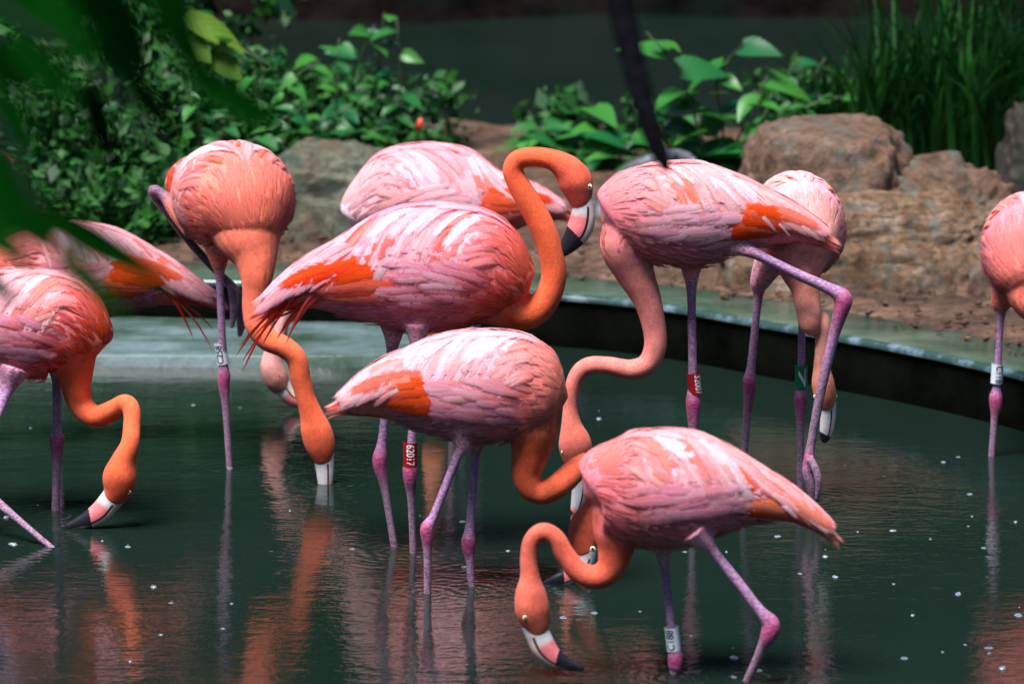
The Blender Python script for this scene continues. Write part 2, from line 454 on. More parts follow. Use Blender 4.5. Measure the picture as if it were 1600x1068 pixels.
RIM_H = 0.17
rim_px = [(-420, 424), (-200, 428), (0, 431), (250, 435), (440, 440), (600, 444), (740, 447), (850, 458), (950, 467), (1050, 479),
          (1200, 505), (1400, 541), (1600, 585), (1800, 640), (2100, 740)]
rim_path = catmull([at_z(x, y, RIM_H) for x, y in rim_px], 8)
def rim_sweep(prof, name, mat):
    T = unit(np.gradient(rim_path, axis=0)); Nn = np.stack([-T[:, 1], T[:, 0], 0 * T[:, 0]], 1)   # away from the camera
    V = []; F = []; k = len(prof)
    for i, p in enumerate(rim_path):
        wob = 0.006 * noise.noise(Vector((p[0] * 5, p[1] * 5, 3.1)))
        for (o, z) in prof: V.append((p[0] + Nn[i][0] * (o + wob), p[1] + Nn[i][1] * (o + wob), z))
    for i in range(len(rim_path) - 1):
        for j in range(k - 1): F.append((i * k + j, (i + 1) * k + j, (i + 1) * k + j + 1, i * k + j + 1))
    return mesh_obj(name, V, F, mat)
rim = rim_sweep([(0.012, RIM_H - 0.022), (-0.004, RIM_H - 0.02), (-0.005, RIM_H - 0.012), (0.0, RIM_H - 0.004), (0.010, RIM_H), (0.05, RIM_H + 0.001), (0.30, RIM_H + 0.002), (0.31, 0.02)], 'pond_rim', M['rim'])
tag(rim, kind='structure')
em, nt_, n_, l_, p_ = new_mat('painted_edge_glint')  # pale blue patches paint the sky glint along the wet rim edge
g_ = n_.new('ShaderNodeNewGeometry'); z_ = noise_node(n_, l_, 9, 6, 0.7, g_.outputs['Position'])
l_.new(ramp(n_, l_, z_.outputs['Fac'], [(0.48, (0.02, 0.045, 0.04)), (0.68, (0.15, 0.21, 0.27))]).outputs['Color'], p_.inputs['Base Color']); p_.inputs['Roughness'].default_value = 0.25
edge = rim_sweep([(-0.0075, RIM_H - 0.016), (-0.0065, RIM_H - 0.008), (-0.001, RIM_H - 0.0005), (0.010, RIM_H + 0.003), (0.022, RIM_H + 0.0015)], 'edge_glint_strip', em)
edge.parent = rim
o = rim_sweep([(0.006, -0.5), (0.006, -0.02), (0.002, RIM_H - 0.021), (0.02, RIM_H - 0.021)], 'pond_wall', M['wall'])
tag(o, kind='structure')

# low step at water level in the far left corner of the pond
def step_obj():
    front = [at_z(x, y, 0.04) for x, y in ((-420, 552), (-100, 553), (150, 553), (400, 554), (560, 553), (650, 546), (720, 525), (760, 492), (775, 470))]
    front = catmull(front, 6)
    back = np.array([rim_path[np.argmin(np.abs(rim_path[:, 0] - p[0] * 1.02))] for p in front])
    V = []; F = []; k = 12
    for i, p in enumerate(front):
        V.append((p[0], p[1] - 0.004, -0.45)); V.append((p[0], p[1] - 0.004, 0.034)); V.append((p[0], p[1] + 0.004, 0.039))
        for j in range(1, k):
            t = j / (k - 1); q = p * (1 - t) + back[i] * t
            V.append((q[0], q[1] + 0.012 * t, 0.040 + 0.006 * noise.noise(Vector((q[0] * 3, q[1] * 6, 0))) ))
    K = k + 2
    for i in range(len(front) - 1):
        for j in range(K - 1): F.append((i * K + j, (i + 1) * K + j, (i + 1) * K + j + 1, i * K + j + 1))
    return mesh_obj('pond_step', V, F, M['step'])
tag(step_obj(), kind='structure')

# earth bank between the two pools
def bank():
    V = []; F = []; k = 26
    T = unit(np.gradient(rim_path, axis=0)); Nn = np.stack([-T[:, 1], T[:, 0], 0 * T[:, 0]], 1)
    for i, p in enumerate(rim_path):
        for j in range(k):
            t = j / (k - 1)
            x = p[0] + Nn[i][0] * 0.28 * (1 - t) ; y = p[1] + Nn[i][1] * 0.28
            y = y + (18.0 + 0.25 * noise.noise(Vector((x, 0, 5))) - y) * t
            z = RIM_H - 0.012 + 0.02 * min(1, t * 8) + 0.09 * max(0, min(1, (t - .3) * 2.5))
            z += 0.035 * noise.noise(Vector((x * 2.4, y * 2.4, 1))) * min(1, t * 6) + 0.012 * noise.noise(Vector((x * 11, y * 11, 1))) * min(1, t * 6)
            if t > 0.86: z -= (t - 0.86) / 0.14 * 0.6
            V.append((x, y, z))
    for i in range(len(rim_path) - 1):
        for j in range(k - 1): F.append((i * k + j, (i + 1) * k + j, (i + 1) * k + j + 1, i * k + j + 1))
    return mesh_obj('earth_bank', V, F, M['soil'])
tag(bank(), kind='structure')
def far_z(x, y):
    rr = math.hypot(x, y - 12) ; k = max(0.0, rr - 25.0)
    z = -0.3 + min(1.6, max(-1.0, (y - 22.6) * 0.75)) + min(13.0, k * 0.75)
    return z + 0.35 * noise.noise(Vector((x * .7, y * .7, 2))) + .12 * noise.noise(Vector((x * 3, y * 3, 2))) + 1.2 * noise.noise(Vector((x * .2, y * .2, 7))) * min(1, k * .2)
tag(grid_obj('far_bank_and_added_hill', -60, 60, 22.6, 75, 130, 70, far_z, M['far_soil']), kind='structure')  # far bank in front; hill behind it added to hide bright horizon sky
def ring_z(x, y):
    k = max(0.0, math.hypot(x, (y - 12)) - 17.0)
    return -0.55 + min(11.0, k * 0.9) + 0.8 * noise.noise(Vector((x * .25, y * .25, 4))) * min(1, k * .3)
tag(grid_obj('added_sky_blocking_ring', -60, 60, -30, 22.55, 90, 50, ring_z, M['slope']), kind='structure')  # unseen ground added around the pool to cut low-angle sky light
# woodland beyond the second pool (seen mostly mirrored in the water)
def woodland():
    r = np.random.RandomState(3)
    V = []; F = []; U = []
    for t in range(30):
        cx = -22 + 44 * (t + r.rand()) / 30; cy = 24.5 + r.rand() * 11; h = 7 + r.rand() * 7; rad = 1.8 + r.rand() * 1.5
        nl = 1100
        th = r.rand(nl) * 6.283; ph = np.arccos(2 * r.rand(nl) - 1); rr = rad * (0.55 + 0.45 * r.rand(nl)) * (0.8 + 0.4 * np.sin(th * 3 + t))
        px = cx + rr * np.sin(ph) * np.cos(th); py = cy + rr * np.sin(ph) * np.sin(th); pz = 2.4 + h * 0.5 + (h * 0.5) * np.cos(ph) * (0.7 + 0.3 * r.rand(nl))
        for i in range(nl):
            a = r.rand(3) * 6.283; sz = 0.25 + 0.3 * r.rand()
            d1 = unit(r.randn(3)); d2 = unit(np.cross(d1, r.randn(3)))
            c = np.array([px[i], py[i], pz[i]]); b = len(V)
            V += [c - d1 * sz, c - d2 * sz * .5, c + d1 * sz, c + d2 * sz * .5]
            U += [(0.5, 0), (0, .5), (.5, 1), (1, .5)]
            F.append((b, b + 1, b + 2, b + 3))
    o = mesh_obj('woodland', V, F, M['wood'], smooth=False, uvs=U)
    return o
tag(woodland(), 'dark leafy woodland beyond the second pool', 'woodland', kind='stuff')

# ------------------------------------------------------------------ rocks
def rock(name, label, box, y, ry, mat, power=0.55, rough=0.09, seed=0, sub=5, tilt=0.0, group=None, topcut=None):
    x0, y0, x1, y1 = box
    p0 = at_y((x0 + x1) / 2, (y0 + y1) / 2, y); s = px_scale(y)
    rx, rz = (x1 - x0) / 2 / s, (y1 - y0) / 2 / s
    bm = bmesh.new(); bmesh.ops.create_icosphere(bm, subdivisions=sub, radius=1.0)
    for v in bm.verts:
        c = v.co.normalized()
        q = Vector([math.copysign(abs(k) ** power, k) for k in c])
        nz = noise.fractal(c * 1.6 + Vector((seed, seed * 2.3, 0)), 0.9, 2.1, 5) * rough * 2.2
        nz += noise.fractal(c * 6 + Vector((seed, 0, 9)), 0.7, 2.0, 5) * rough * 0.75
        nz += (abs(noise.noise(c * 4.3 + Vector((0, seed, 3)))) - 0.25) * rough * 0.45
        q = q * (1 + nz)
        if topcut and q.z > topcut: q.z = topcut + (q.z - topcut) * 0.25
        v.co = Vector((q.x * rx * (1.0 - 0.10 * q.z), q.y * ry * (1 - 0.1 * q.z), q.z * rz))
    me = bpy.data.meshes.new(name); bm.to_mesh(me); bm.free()
    me.polygons.foreach_set('use_smooth', [True] * len(me.polygons)); me.materials.append(mat)
    o = bpy.data.objects.new(name, me); o.location = p0; o.rotation_euler = (0, tilt, 0.0); C.objects.link(o)
    tag(o, label, 'rock', group)
    return o
rock('boulder', 'large flat-topped reddish brown boulder at the right edge of the bank', (1148, 172, 1430, 560), 15.0, 0.34, M['red_rock'], 0.58, 0.06, 1.3, topcut=0.86)
rock('boulder', 'lower brown boulder to the right of the large flat-topped one', (1330, 252, 1590, 560), 14.92, 0.30, M['red_rock'], 0.55, 0.09, 4.1)
rock('boulder', 'broad pale lichen-covered rock sloping down in front of the two red boulders', (1130, 296, 1600, 540), 14.72, 0.26, M['pale_rock'], 0.72, 0.05, 6.6, 6)
rock('boulder', 'dark boulder at the right edge behind the long grass', (1560, 170, 1720, 440), 15.4, 0.25, M['dark_rock'], 0.6, 0.08, 2.2)
rock('boulder', 'smooth grey-green boulder between the two back flamingos on the left', (400, 222, 640, 480), 15.75, 0.28, M['grey_rock'], 0.62, 0.05, 5.7)
rock('stone', 'rounded brown stone on the bank below the lower boulder', (1480, 395, 1620, 500), 14.55, 0.16, M['red_rock'], 0.75, 0.10, 3.3, 4)
rock('stone', 'low brown stone at the foot of the large boulder', (1050, 380, 1200, 480), 15.35, 0.2, M['red_rock'], 0.7, 0.10, 8.3, 4)
rock('stone', 'small grey stone on the soil behind the raised head', (880, 330, 990, 400), 16.2, 0.12, M['grey_rock'], 0.7, 0.10, 9.9, 4)

def gravel():
    r = np.random.RandomState(8); V = []; F = []
    bm = bmesh.new(); bmesh.ops.create_icosphere(bm, subdivisions=1, radius=1.0); bv = np.array([v.co[:] for v in bm.verts]); bf = [[v.index for v in f.verts] for f in bm.faces]; bm.free()
    for k in range(1500):
        px = r.uniform(-60, 1660); i = np.argmin(np.abs(rim_path[:, 0] - at_z(px, 450, RIM_H)[0])); y = rim_path[i][1] + 0.3 + 1.4 * r.rand() ** 1.6; x = rim_path[i][0] + r.uniform(-.08, .08)
        sz = 0.0025 + 0.014 * r.rand() ** 4; z = RIM_H + 0.011 + 0.004 * r.rand(); b = len(V)
        V += list(bv * (sz * (0.6 + 0.8 * r.rand(3))) * np.array([1, 1, .6]) * (1 + .25 * r.randn(len(bv), 1)) + np.array([x, y, z])); F += [tuple(q + b for q in f) for f in bf]
    tag(mesh_obj('gravel', V, F, M['soil']), 'brown gravel and crumbs of stone strewn over the bank', 'gravel', kind='stuff')
gravel()
# ------------------------------------------------------------------ flamingos
PALE, PINK, SALM = (0.90, 0.39, 0.49), (0.86, 0.21, 0.26), (0.84, 0.17, 0.11)
ORNG, DEEP, CRIM = (0.84, 0.105, 0.012), (0.76, 0.06, 0.010), (0.60, 0.03, 0.03)
LILA, WHITE, BLACK = (0.82, 0.35, 0.52), (0.92, 0.72, 0.80), (0.012, 0.012, 0.018)
LEGU, KNEE, LEGL = (0.36, 0.18, 0.32), (0.38, 0.065, 0.17), (0.26, 0.145, 0.21)

def lerp(a, b, t): return tuple(a[i] + (b[i] - a[i]) * t for i in range(3))

class Bird:
    def __init__(s, label, wy, base_px):
        s.Y = at_z(800, wy)[1]; s.s = px_scale(s.Y)
        s.base = at_y(base_px, wy, s.Y); s.base[2] = 0.0
        s.root = empty('flamingo', s.base)
        tag(s.root, label, 'flamingo', 'flamingos wading in the pond')
        s.V, s.F, s.Cc, s.leg = [], [], [], []
        s.trunk = None
        s.umax = 1.0
        s.necks = []
    def P(s, x, y, dd=0.0): return at_y(x, y, s.Y + dd)
    def add(s, V, F, Cc, leg):
        b = len(s.V); s.V += list(V); s.Cc += list(Cc); s.leg += [leg] * len(V)
        s.F += [tuple(i + b for i in f) for f in F]
    def body(s, st, front=SALM, mid=PINK, rear=PINK):
        rows = []
        n = len(st)
        for i, q in enumerate(st):
            x, y, dd, rv, rd = q
            t = i / (n - 1)
            c = lerp(front, mid, min(1, t / 0.35)) if t < 0.35 else lerp(mid, rear, (t - 0.35) / 0.65)
            rows.append((*s.P(x, y, dd), rv / s.s, rd / s.s, *c))
        s.trunk = Loft(rows, 7, 'up')
        V, F, Cc = s.trunk.mesh(28, 0.4)
        s.add(V, F, Cc, 0.0)
        # the side that faces the camera
        mid_i = len(s.trunk.C) // 2
        s.side = 1 if (s.trunk.N2[mid_i] @ (CAM - s.trunk.C[mid_i])) > 0 else -1
    def neck(s, st, c0=ORNG, c1=ORNG, chead=ORNG, flat=0.78):
        rows = []; n = len(st)
        for i, q in enumerate(st):
            x, y, dd, r = q[:4]
            t = i / (n - 1)
            c = lerp(c0, c1, t / 0.7) if t < 0.7 else lerp(c1, chead, (t - 0.7) / 0.3)
            if len(q) > 4: c = q[4]
            k = 1.0 if t < 0.75 else 1.0 - (1 - flat) * (t - 0.75) / 0.25
            rows.append((*s.P(x, y, dd), r / s.s, r * k / s.s, *c))
        lf = Loft(rows, 6)
        V, F, Cc = lf.mesh(18, 0.3)
        s.add(V, F, Cc, 0.0)
        s.necks.append(lf)
        return lf
    def leg_(s, st):
        rows = []; n = len(st)
        for q in st:
            x, y, dd, r = q[:4]; c = {'u': LEGU, 'k': KNEE, 'l': LEGL, 'f': PALE, 's': SALM, 'd': (0.05, 0.04, 0.055), 'e': (0.20, 0.08, 0.13)}[q[4]]
            kr = 0.92 if q[4] in 'ulde' else 1.0
            rows.append((*s.P(x, y, dd), r * kr / s.s, r * kr / s.s, *c))
        if rows[-1][2] < 0.16 and st[-1][4] == 'l' and (len(st[-1]) < 6):   # carry the shank on down to the pond floor
            p = np.array(rows[-1][:3]); q = np.array(rows[-2][:3]); d = unit(p - q)
            if d[2] < -0.2:
                e = p + d * ((p[2] + 0.22) / -d[2])
                rows.append((*e, rows[-1][3], rows[-1][4], *LEGL))
        lf = Loft(rows, 5)
        V, F, Cc = lf.mesh(12, 0.2)
        s.add(V, F, Cc, 1.0)
        return lf
    def build_body(s):
        me = bpy.data.meshes.new('tmp'); me.from_pydata([tuple(v) for v in s.V], [], s.F)
        o = bpy.data.objects.new('tmp', me); C.objects.link(o)
        md = o.modifiers.new('r', 'REMESH'); md.mode = 'VOXEL'; md.voxel_size = 0.0042
        sm = o.modifiers.new('s', 'SMOOTH'); sm.factor = 0.5; sm.iterations = 5
        dg = bpy.context.evaluated_depsgraph_get()
        ev = bpy.data.meshes.new_from_object(o.evaluated_get(dg))
        bpy.data.objects.remove(o)
        kd = kdtree.KDTree(len(s.V))
        for i, v in enumerate(s.V): kd.insert(v, i)
        kd.balance()
        Cc = np.array(s.Cc); lg = np.array(s.leg)
        n = len(ev.vertices); co = np.zeros(n * 3); ev.vertices.foreach_get('co', co); co = co.reshape(-1, 3)
        ix = np.empty((n, 5), dtype=int); ds = np.empty((n, 5))
        fn = kd.find_n
        for i, p in enumerate(co.tolist()):
            q = fn(p, 5)
            ix[i] = [x[1] for x in q]; ds[i] = [x[2] for x in q]
        w = 1 / (ds + 0.004); w /= w.sum(1, keepdims=True)
        cols = np.ones((n, 4)); cols[:, :3] = (Cc[ix] * w[:, :, None]).sum(1); lv = (lg[ix] * w).sum(1)
        ev.name = 'body'
        at = ev.color_attributes.new('Col', 'FLOAT_COLOR', 'POINT'); at.data.foreach_set('color', cols.ravel())
        al = ev.attributes.new('leg', 'FLOAT', 'POINT'); al.data.foreach_set('value', lv)
        ev.vertices.foreach_set('co', (co - s.base).ravel())
        ev.polygons.foreach_set('use_smooth', [True] * len(ev.polygons))
        ev.materials.clear(); ev.materials.append(M['skin'])
        b = bpy.data.objects.new('body', ev); C.objects.link(b); b.parent = s.root
        s.body_obj = b
    def bill(s, st, front=1, white=0.30, black=0.58):
        rows = [(*s.P(x, y, dd), r * 1.1 / s.s, r * 0.7 / s.s, 0, 0, 0) for x, y, dd, r in st]
        lf = Loft(rows, 14)
        def cf(u, a, b):
            ca = math.cos(a) * front            # +1 on the upper-bill ridge
            if u > black + 0.05 * ca: return np.array(BLACK)
            if u > 0.16 and abs(ca - 0.40) < 0.09: return np.array((0.02, 0.01, 0.012))
            if ca > 0.45: return np.array((0.72, 0.52, 0.46)) if u > white * .5 else np.array((0.66, 0.64, 0.66))
            if u < white: return np.array((0.66, 0.64, 0.66))
            k = min(1, (u - white) / 0.08)
            return np.array(lerp((0.66, 0.64, 0.66), (0.80, 0.20, 0.22), k))
        V, F, Cc = lf.mesh(56, 0.5, cf)
        mesh_obj('bill', V, F, M['bill'], s.root, cols=Cc, base=s.base)
    def eye(s, x, y, dd, r=6.0):
        c = s.P(x, y, dd)
        def ball(name, c, rad, mat, parent, squash=1.0):
            bm = bmesh.new(); bmesh.ops.create_uvsphere(bm, u_segments=14, v_segments=8, radius=rad)
            V = [np.array(v.co) * np.array([1, squash, 1]) + c for v in bm.verts]; F = [[v.index for v in f.verts] for f in bm.faces]; bm.free()
            return mesh_obj(name, V, F, mat, parent, base=s.base)
        r *= 0.88; e = ball('eye', c, r / s.s, M['eye'], s.root, 0.7)
        ball('pupil', c + unit(CAM - c) * (r * 0.50 / s.s), r * 0.5 / s.s, M['pupil'], e, 0.6)
    # -------------------------------------------------------------- feathers
    def feather(s, parent, u0, a0, du, da, w, c0, c1, l0, l1, side, cv=1.4, name='feather', droop=0.0, sway=0.0):
        n = 6; P_ = []; N_ = []; l0 = -0.003; w = w * 1.38; du = max(0.05, min(du, s.umax - u0 + 0.03 * rng.random()))
        for i in range(n + 1):
            t = i / n
            p, nr = s.trunk.surf(u0 + du * t, a0 + da * t ** cv, side)
            q = p + nr * (l0 + (l1 - l0) * min(1.0, t / 0.4) ** 0.8)
            q[2] -= droop * t * t
            P_.append(q + s.trunk.N2[0] * sway * t * t); N_.append(nr)
        P_ = np.array(P_); N_ = np.array(N_)
        T = unit(np.gradient(P_, axis=0)); Wd = unit(np.cross(N_, T))
        um = min(u0 + du * .5, 1.0); Rl = max(0.03, 0.5 * (np.interp(um, s.trunk.u, s.trunk.r1) + np.interp(um, s.trunk.u, s.trunk.r2)))
        V = []; U = []; Cc = []
        js = (-1, -0.5, 0, 0.5, 1)
        for i in range(n + 1):
            t = i / n
            prof = (0.10 + 0.90 * min(1, t / 0.3) ** 0.7) * (1 - 0.82 * max(0, (t - 0.62) / 0.38) ** 1.8)
            for j in js:
                V.append(P_[i] + Wd[i] * w * prof * j + N_[i] * (w * 0.05 * prof * (1 - j * j) - (w * prof * j) ** 2 / (2 * Rl)))
                U.append(((j + 1) / 2, t)); Cc.append(lerp(c0, c1, t))
        F = [(i * 5 + j, i * 5 + j + 1, (i + 1) * 5 + j + 1, (i + 1) * 5 + j) for i in range(n) for j in range(4)]
        return mesh_obj(name, V, F, M['feather'], parent, cols=Cc, uvs=U, base=s.base)
    def patch(s, name, u0, u1, a0, a1, lift, col, side, nu=12, na=8, edge=True):
        V = []; Cc = []
        for i in range(nu + 1):
            for j in range(na + 1):
                u = u0 + (u1 - u0) * i / nu; a = a0 + (a1 - a0) * j / na
                p, nr = s.trunk.surf(u, a, side)
                e = min(i, nu - i, j, na - j)
                V.append(p + nr * (lift if e > 0 else -0.004)); Cc.append(col)
        F = [(i * (na + 1) + j, i * (na + 1) + j + 1, (i + 1) * (na + 1) + j + 1, (i + 1) * (na + 1) + j) for i in range(nu) for j in range(na)]
        return mesh_obj(name, V, F, M['skin'], s.root, cols=Cc, base=s.base, floats={'leg': [0.0] * len(V)})
    def plumage(s, seed, umax=1.0, pale=PALE, warm=SALM, orange=ORNG, flank=LILA, u_or=0.60, dens=1.0, us=0.14, ue=0.73, tail=True, tail_len=0.22, tail_droop=0.006, black=0, breast=SALM, fall=1.0, wisps=0):
        r = random.Random(seed)
        D = R(1); s.umax = umax
        for side in (s.side, -s.side):
            wing = s.patch('wing', us, 0.84, 14 * D, 96 * D, 0.004, lerp(pale, warm, .35), side)
            # orange secondaries showing under the drapery
            for k in range(9):
                t = k / 8
                s.feather(wing, u_or - 0.14 + 0.10 * t + r.uniform(-.02, .02), (108 - 44 * t + r.uniform(-3, 3)) * D, 0.34 + 0.06 * t, (-4 - 8 * t) * D, 0.021, lerp(orange, DEEP, r.random()), lerp(lerp(orange, DEEP, r.random()), pale, r.random() * .3), 0.007, 0.010 + 0.001 * k, side)
            # folded flight feathers towards the tail
            for k in range(6):
                t = k / 5
                bl = k < black
                s.feather(wing, 0.62, (92 - 60 * t) * D, 0.34 + 0.05 * r.random() + (0.02 if bl else 0), (-30 + 25 * t) * D, 0.015, BLACK if bl else orange, BLACK if bl else lerp(pale, orange, r.random()), 0.010, 0.012 + .001 * k, side, droop=tail_droop)
            # long pale tertials along the back
            for k in range(14):
                t = r.random()
                s.feather(wing, ue - 0.16 + 0.16 * r.random(), (4 + 62 * t) * D, 0.36 * r.uniform(.8, 1.2), (10 + 20 * t) * D, r.uniform(.012, .017), lerp(pale, warm, r.random() * .5), lerp(pale, lerp(WHITE, orange, r.random() * .5), r.random()), 0.003, 0.017, side, droop=tail_droop * .5)
            # drapery: lower tier first, upper tier over it, each laid from the rear forward
            for tier, (a0, a1, cnt) in enumerate(((30, 108, 18), (12, 90, 18), (2, 66, 17))):
                cnt = int(cnt * dens)
                for k in range(cnt):
                    t = 1 - (k + r.uniform(.2, .8)) / cnt
                    u0 = us + (ue - us) * t
                    du = (0.13 + 0.17 * t) * r.uniform(.85, 1.2) * fall + (0.04 if tier == 2 else 0)
                    aa = a0 + r.uniform(-4, 4)
                    da = (a1 - a0) * (1.0 - 0.30 * t) * r.uniform(.8, 1.1)
                    wm = r.random() ** 1.6
                    c0 = lerp(pale, warm, min(1, wm * (0.75 - 0.15 * tier) + 0.08)); c1 = lerp(lerp(pale, warm, wm * .4), WHITE, r.random() ** .8)
                    if r.random() < 0.34: c0 = lerp(pale, WHITE, .55); c1 = lerp(pale, WHITE, .95)
                    elif r.random() < 0.14: c0 = lerp(orange, warm, .6); c1 = lerp(pale, warm, .6)
                    s.feather(wing, u0, aa * D, du, da * D, r.uniform(0.012, 0.021), c0, c1, 0.002, 0.0045 + 0.0016 * tier + 0.0015 * (1 - t) + r.uniform(0, .001), side, cv=r.uniform(1.0, 1.3))
            # ridge of the back
            for k in range(12):
                t = 1 - k / 11
                s.feather(wing, us - 0.04 + (ue - us + 0.1) * t, r.uniform(0, 10) * D, 0.20 * r.uniform(.8, 1.2), r.uniform(4, 22) * D, r.uniform(.014, .02), lerp(pale, warm, r.random() * .35), lerp(pale, WHITE, r.random() * .6), 0.001, 0.0105, side)
            for k in range(30):
                s.feather(wing, ue - 0.14 + 0.26 * r.random(), r.uniform(24, 74) * D, r.uniform(.12, .22), r.uniform(14, 40) * D, r.uniform(.004, .010), lerp(pale, warm, r.random() * .4), lerp(pale, WHITE, r.random()), 0, r.uniform(.013, .018), side)
            # small shoulder coverts
            for k in range(int(18 * dens)):
                t = r.random()
                s.feather(wing, us - 0.02 + 0.10 * r.random(), (14 + 50 * t) * D, 0.12 * r.uniform(.8, 1.2), 18 * D, r.uniform(0.011, 0.016), lerp(breast, pale, r.random() * .6), lerp(pale, warm, r.random() * .5), 0.001, 0.008, side)
            # flank feathers lapping over the wing's lower edge
            for k in range(int(30 * dens)):
                u0 = us - 0.05 + 0.30 * r.random()
                s.feather(wing, u0, (78 + 40 * r.random() + 20 * (u0 - us)) * D, 0.27 * r.uniform(.7, 1.25), r.uniform(-18, 2) * D, r.uniform(0.011, 0.017),
                          lerp(breast, flank, r.random() * .7), lerp(flank, WHITE, r.random() * .5), 0.001, 0.007 + r.uniform(0, .0025), side, cv=1.0)
        # tail
        if tail:
            tl = s.patch('tail', 0.86, 0.99, 0, 359 * D, 0.003, PINK, s.side, 4, 16)
            s.umax = umax + 0.075
            for k in range(18):
                a = (-160 + 320 * k / 17 + r.uniform(-8, 8)) * D
                s.feather(tl, 0.76 + 0.05 * r.random(), a, r.uniform(.20, .34), 0, r.uniform(.006, .010), lerp(orange, warm, r.random()), lerp(pale, orange, r.random()), 0.006, 0.003 - 0.004 * r.random(), s.side, droop=tail_droop * r.uniform(.5, 2.2))
            for k in range(wisps):
                s.feather(tl, 0.74 + 0.16 * r.random(), r.uniform(75, 120) * D, 0.12 + 0.22 * r.random(), 10 * D, 0.0045, DEEP, CRIM, 0.008, 0.008, s.side, droop=r.uniform(.04, .17))
        # short body feathers over breast and belly, too small to pick apart
        V = []; F = []; U = []; Cc = []
        for k in range(900):
            u0 = r.random() ** 1.2 * 0.70; a0 = r.uniform(62, 180) * D if r.random() < 0.75 else r.uniform(0, 62) * D
            if a0 < 62 * D: u0 = r.random() * 0.16
            side = 1 if r.random() < .5 else -1
            du = r.uniform(0.05, 0.09); w = r.uniform(0.006, 0.010)
            c = lerp(breast, flank, min(1, u0 / 0.42 * r.uniform(.4, 1.2))); c = lerp(c, pale, r.random() * .35 * min(1, u0 / .25))
            b = len(V); pr = None
            for i in range(4):
                t = i / 3
                p, nr = s.trunk.surf(u0 + du * t, a0 + r.uniform(-.02, .02), side)
                q = p + nr * (-0.002 + (0.002 + 0.009 * min(1.0, 0.15 + u0 / 0.22)) * t)
                wd = unit(np.cross(nr, s.trunk.T[min(len(s.trunk.T) - 1, int(u0 * len(s.trunk.T)))])) * w * (0.25, 1.0, 0.85, 0.25)[i]
                V += [q - wd, q + nr * 0.002, q + wd]; U += [(0, t), (.5, t), (1, t)]; Cc += [c] * 3
            for i in range(3):
                for j in range(2): F.append((b + i * 3 + j, b + i * 3 + j + 1, b + (i + 1) * 3 + j + 1, b + (i + 1) * 3 + j))
        lf = s.necks[0]; m = len(lf.C)
        for k in range(420):
            i = 2 + int(r.random() ** 1.3 * m * 0.34); a = r.uniform(0, 6.283); ca, sa = math.cos(a), math.sin(a)
            if lf.r1[i] < 0.043: continue
            nr = lf.N1[i] * ca + lf.N2[i] * sa
            p = lf.C[i] + lf.N1[i] * lf.r1[i] * ca + lf.N2[i] * lf.r2[i] * sa
            tt = -lf.T[i]; wd = unit(np.cross(nr, tt)); f = 1 - i / (m * 0.36); Ln = 0.016 + 0.03 * f; w = 0.003 + 0.005 * f
            c = lerp(tuple(lf.col[i]), breast, r.random() * .5 * f); b = len(V)
            for q in range(4):
                t = q / 3; pp = p + tt * Ln * t + nr * (-0.002 + (0.003 + 0.006 * f) * t); ww = wd * w * (0.25, 1.0, 0.85, 0.25)[q]
                V += [pp - ww, pp + nr * 0.001, pp + ww]; U += [(0, t), (.5, t), (1, t)]; Cc += [c] * 3
            for q in range(3):
                for j in range(2): F.append((b + q * 3 + j, b + q * 3 + j + 1, b + (q + 1) * 3 + j + 1, b + (q + 1) * 3 + j))
        o = mesh_obj('body_feathers', V, F, M['feather'], s.root, cols=Cc, uvs=U, base=s.base); o['kind'] = 'stuff'
    def band(s, x, y0, y1, dd, r, mat, text, ink, flip=False, x1=None, off=0.0):
        x1 = x if x1 is None else x1
        a = s.P(x, y0, dd); b = s.P(x1, y1, dd); rad = r * 0.9 / s.s; ax = unit(b - a); Ln = np.linalg.norm(b - a)
        toc = unit(np.array([0, -1.0, 0]) - ax * (np.array([0, -1.0, 0]) @ ax)); sd = unit(np.cross(toc, ax))   # sd: towards picture left/right
        V = []; F = []; k = 28
        prof = [(0.0, rad - 0.0012), (0.0, rad), (Ln, rad), (Ln, rad - 0.0012), (0.0, rad - 0.0012)]
        for (h, rr) in prof:
            for j in range(k):
                t = 2 * math.pi * j / k
                V.append(a + ax * h + (toc * math.cos(t) + sd * math.sin(t)) * rr)
        for i in range(4):
            for j in range(k): F.append((i * k + j, i * k + (j + 1) % k, (i + 1) * k + (j + 1) % k, (i + 1) * k + j))
        bo = mesh_obj('leg_band', V, F, M[mat], s.root, base=s.base, smooth=False)
        if text:
            cu = bpy.data.curves.new('t', 'FONT'); cu.body = text; cu.size = 1.0; cu.align_x = 'CENTER'; cu.align_y = 'CENTER'; cu.offset = 0.012
            to = bpy.data.objects.new('t', cu); C.objects.link(to)
            me = bpy.data.meshes.new_from_object(to.evaluated_get(bpy.context.evaluated_depsgraph_get()))
            bpy.data.objects.remove(to)
            bm = bmesh.new(); bm.from_mesh(me)
            bmesh.ops.triangulate(bm, faces=bm.faces[:]); bmesh.ops.subdivide_edges(bm, edges=bm.edges[:], cuts=1)
            tv = np.array([v.co[:] for v in bm.verts]); tf = [[v.index for v in f.verts] for f in bm.faces]; bm.free()
            w = tv[:, 0].max() - tv[:, 0].min(); h = tv[:, 1].max() - tv[:, 1].min()
            along = tv[:, 0] / w * Ln * 0.88; across = tv[:, 1] / h * rad * 1.15
            if flip: along = -along; across = -across
            V = []
            for q, c in zip(along, across):
                t = c / rad + off
                V.append(a + ax * (Ln / 2 + q) + (toc * math.cos(t) + sd * math.sin(t)) * (rad + 0.0006))
            mesh_obj('band_number', V, tf, M[ink], bo, base=s.base, smooth=False)

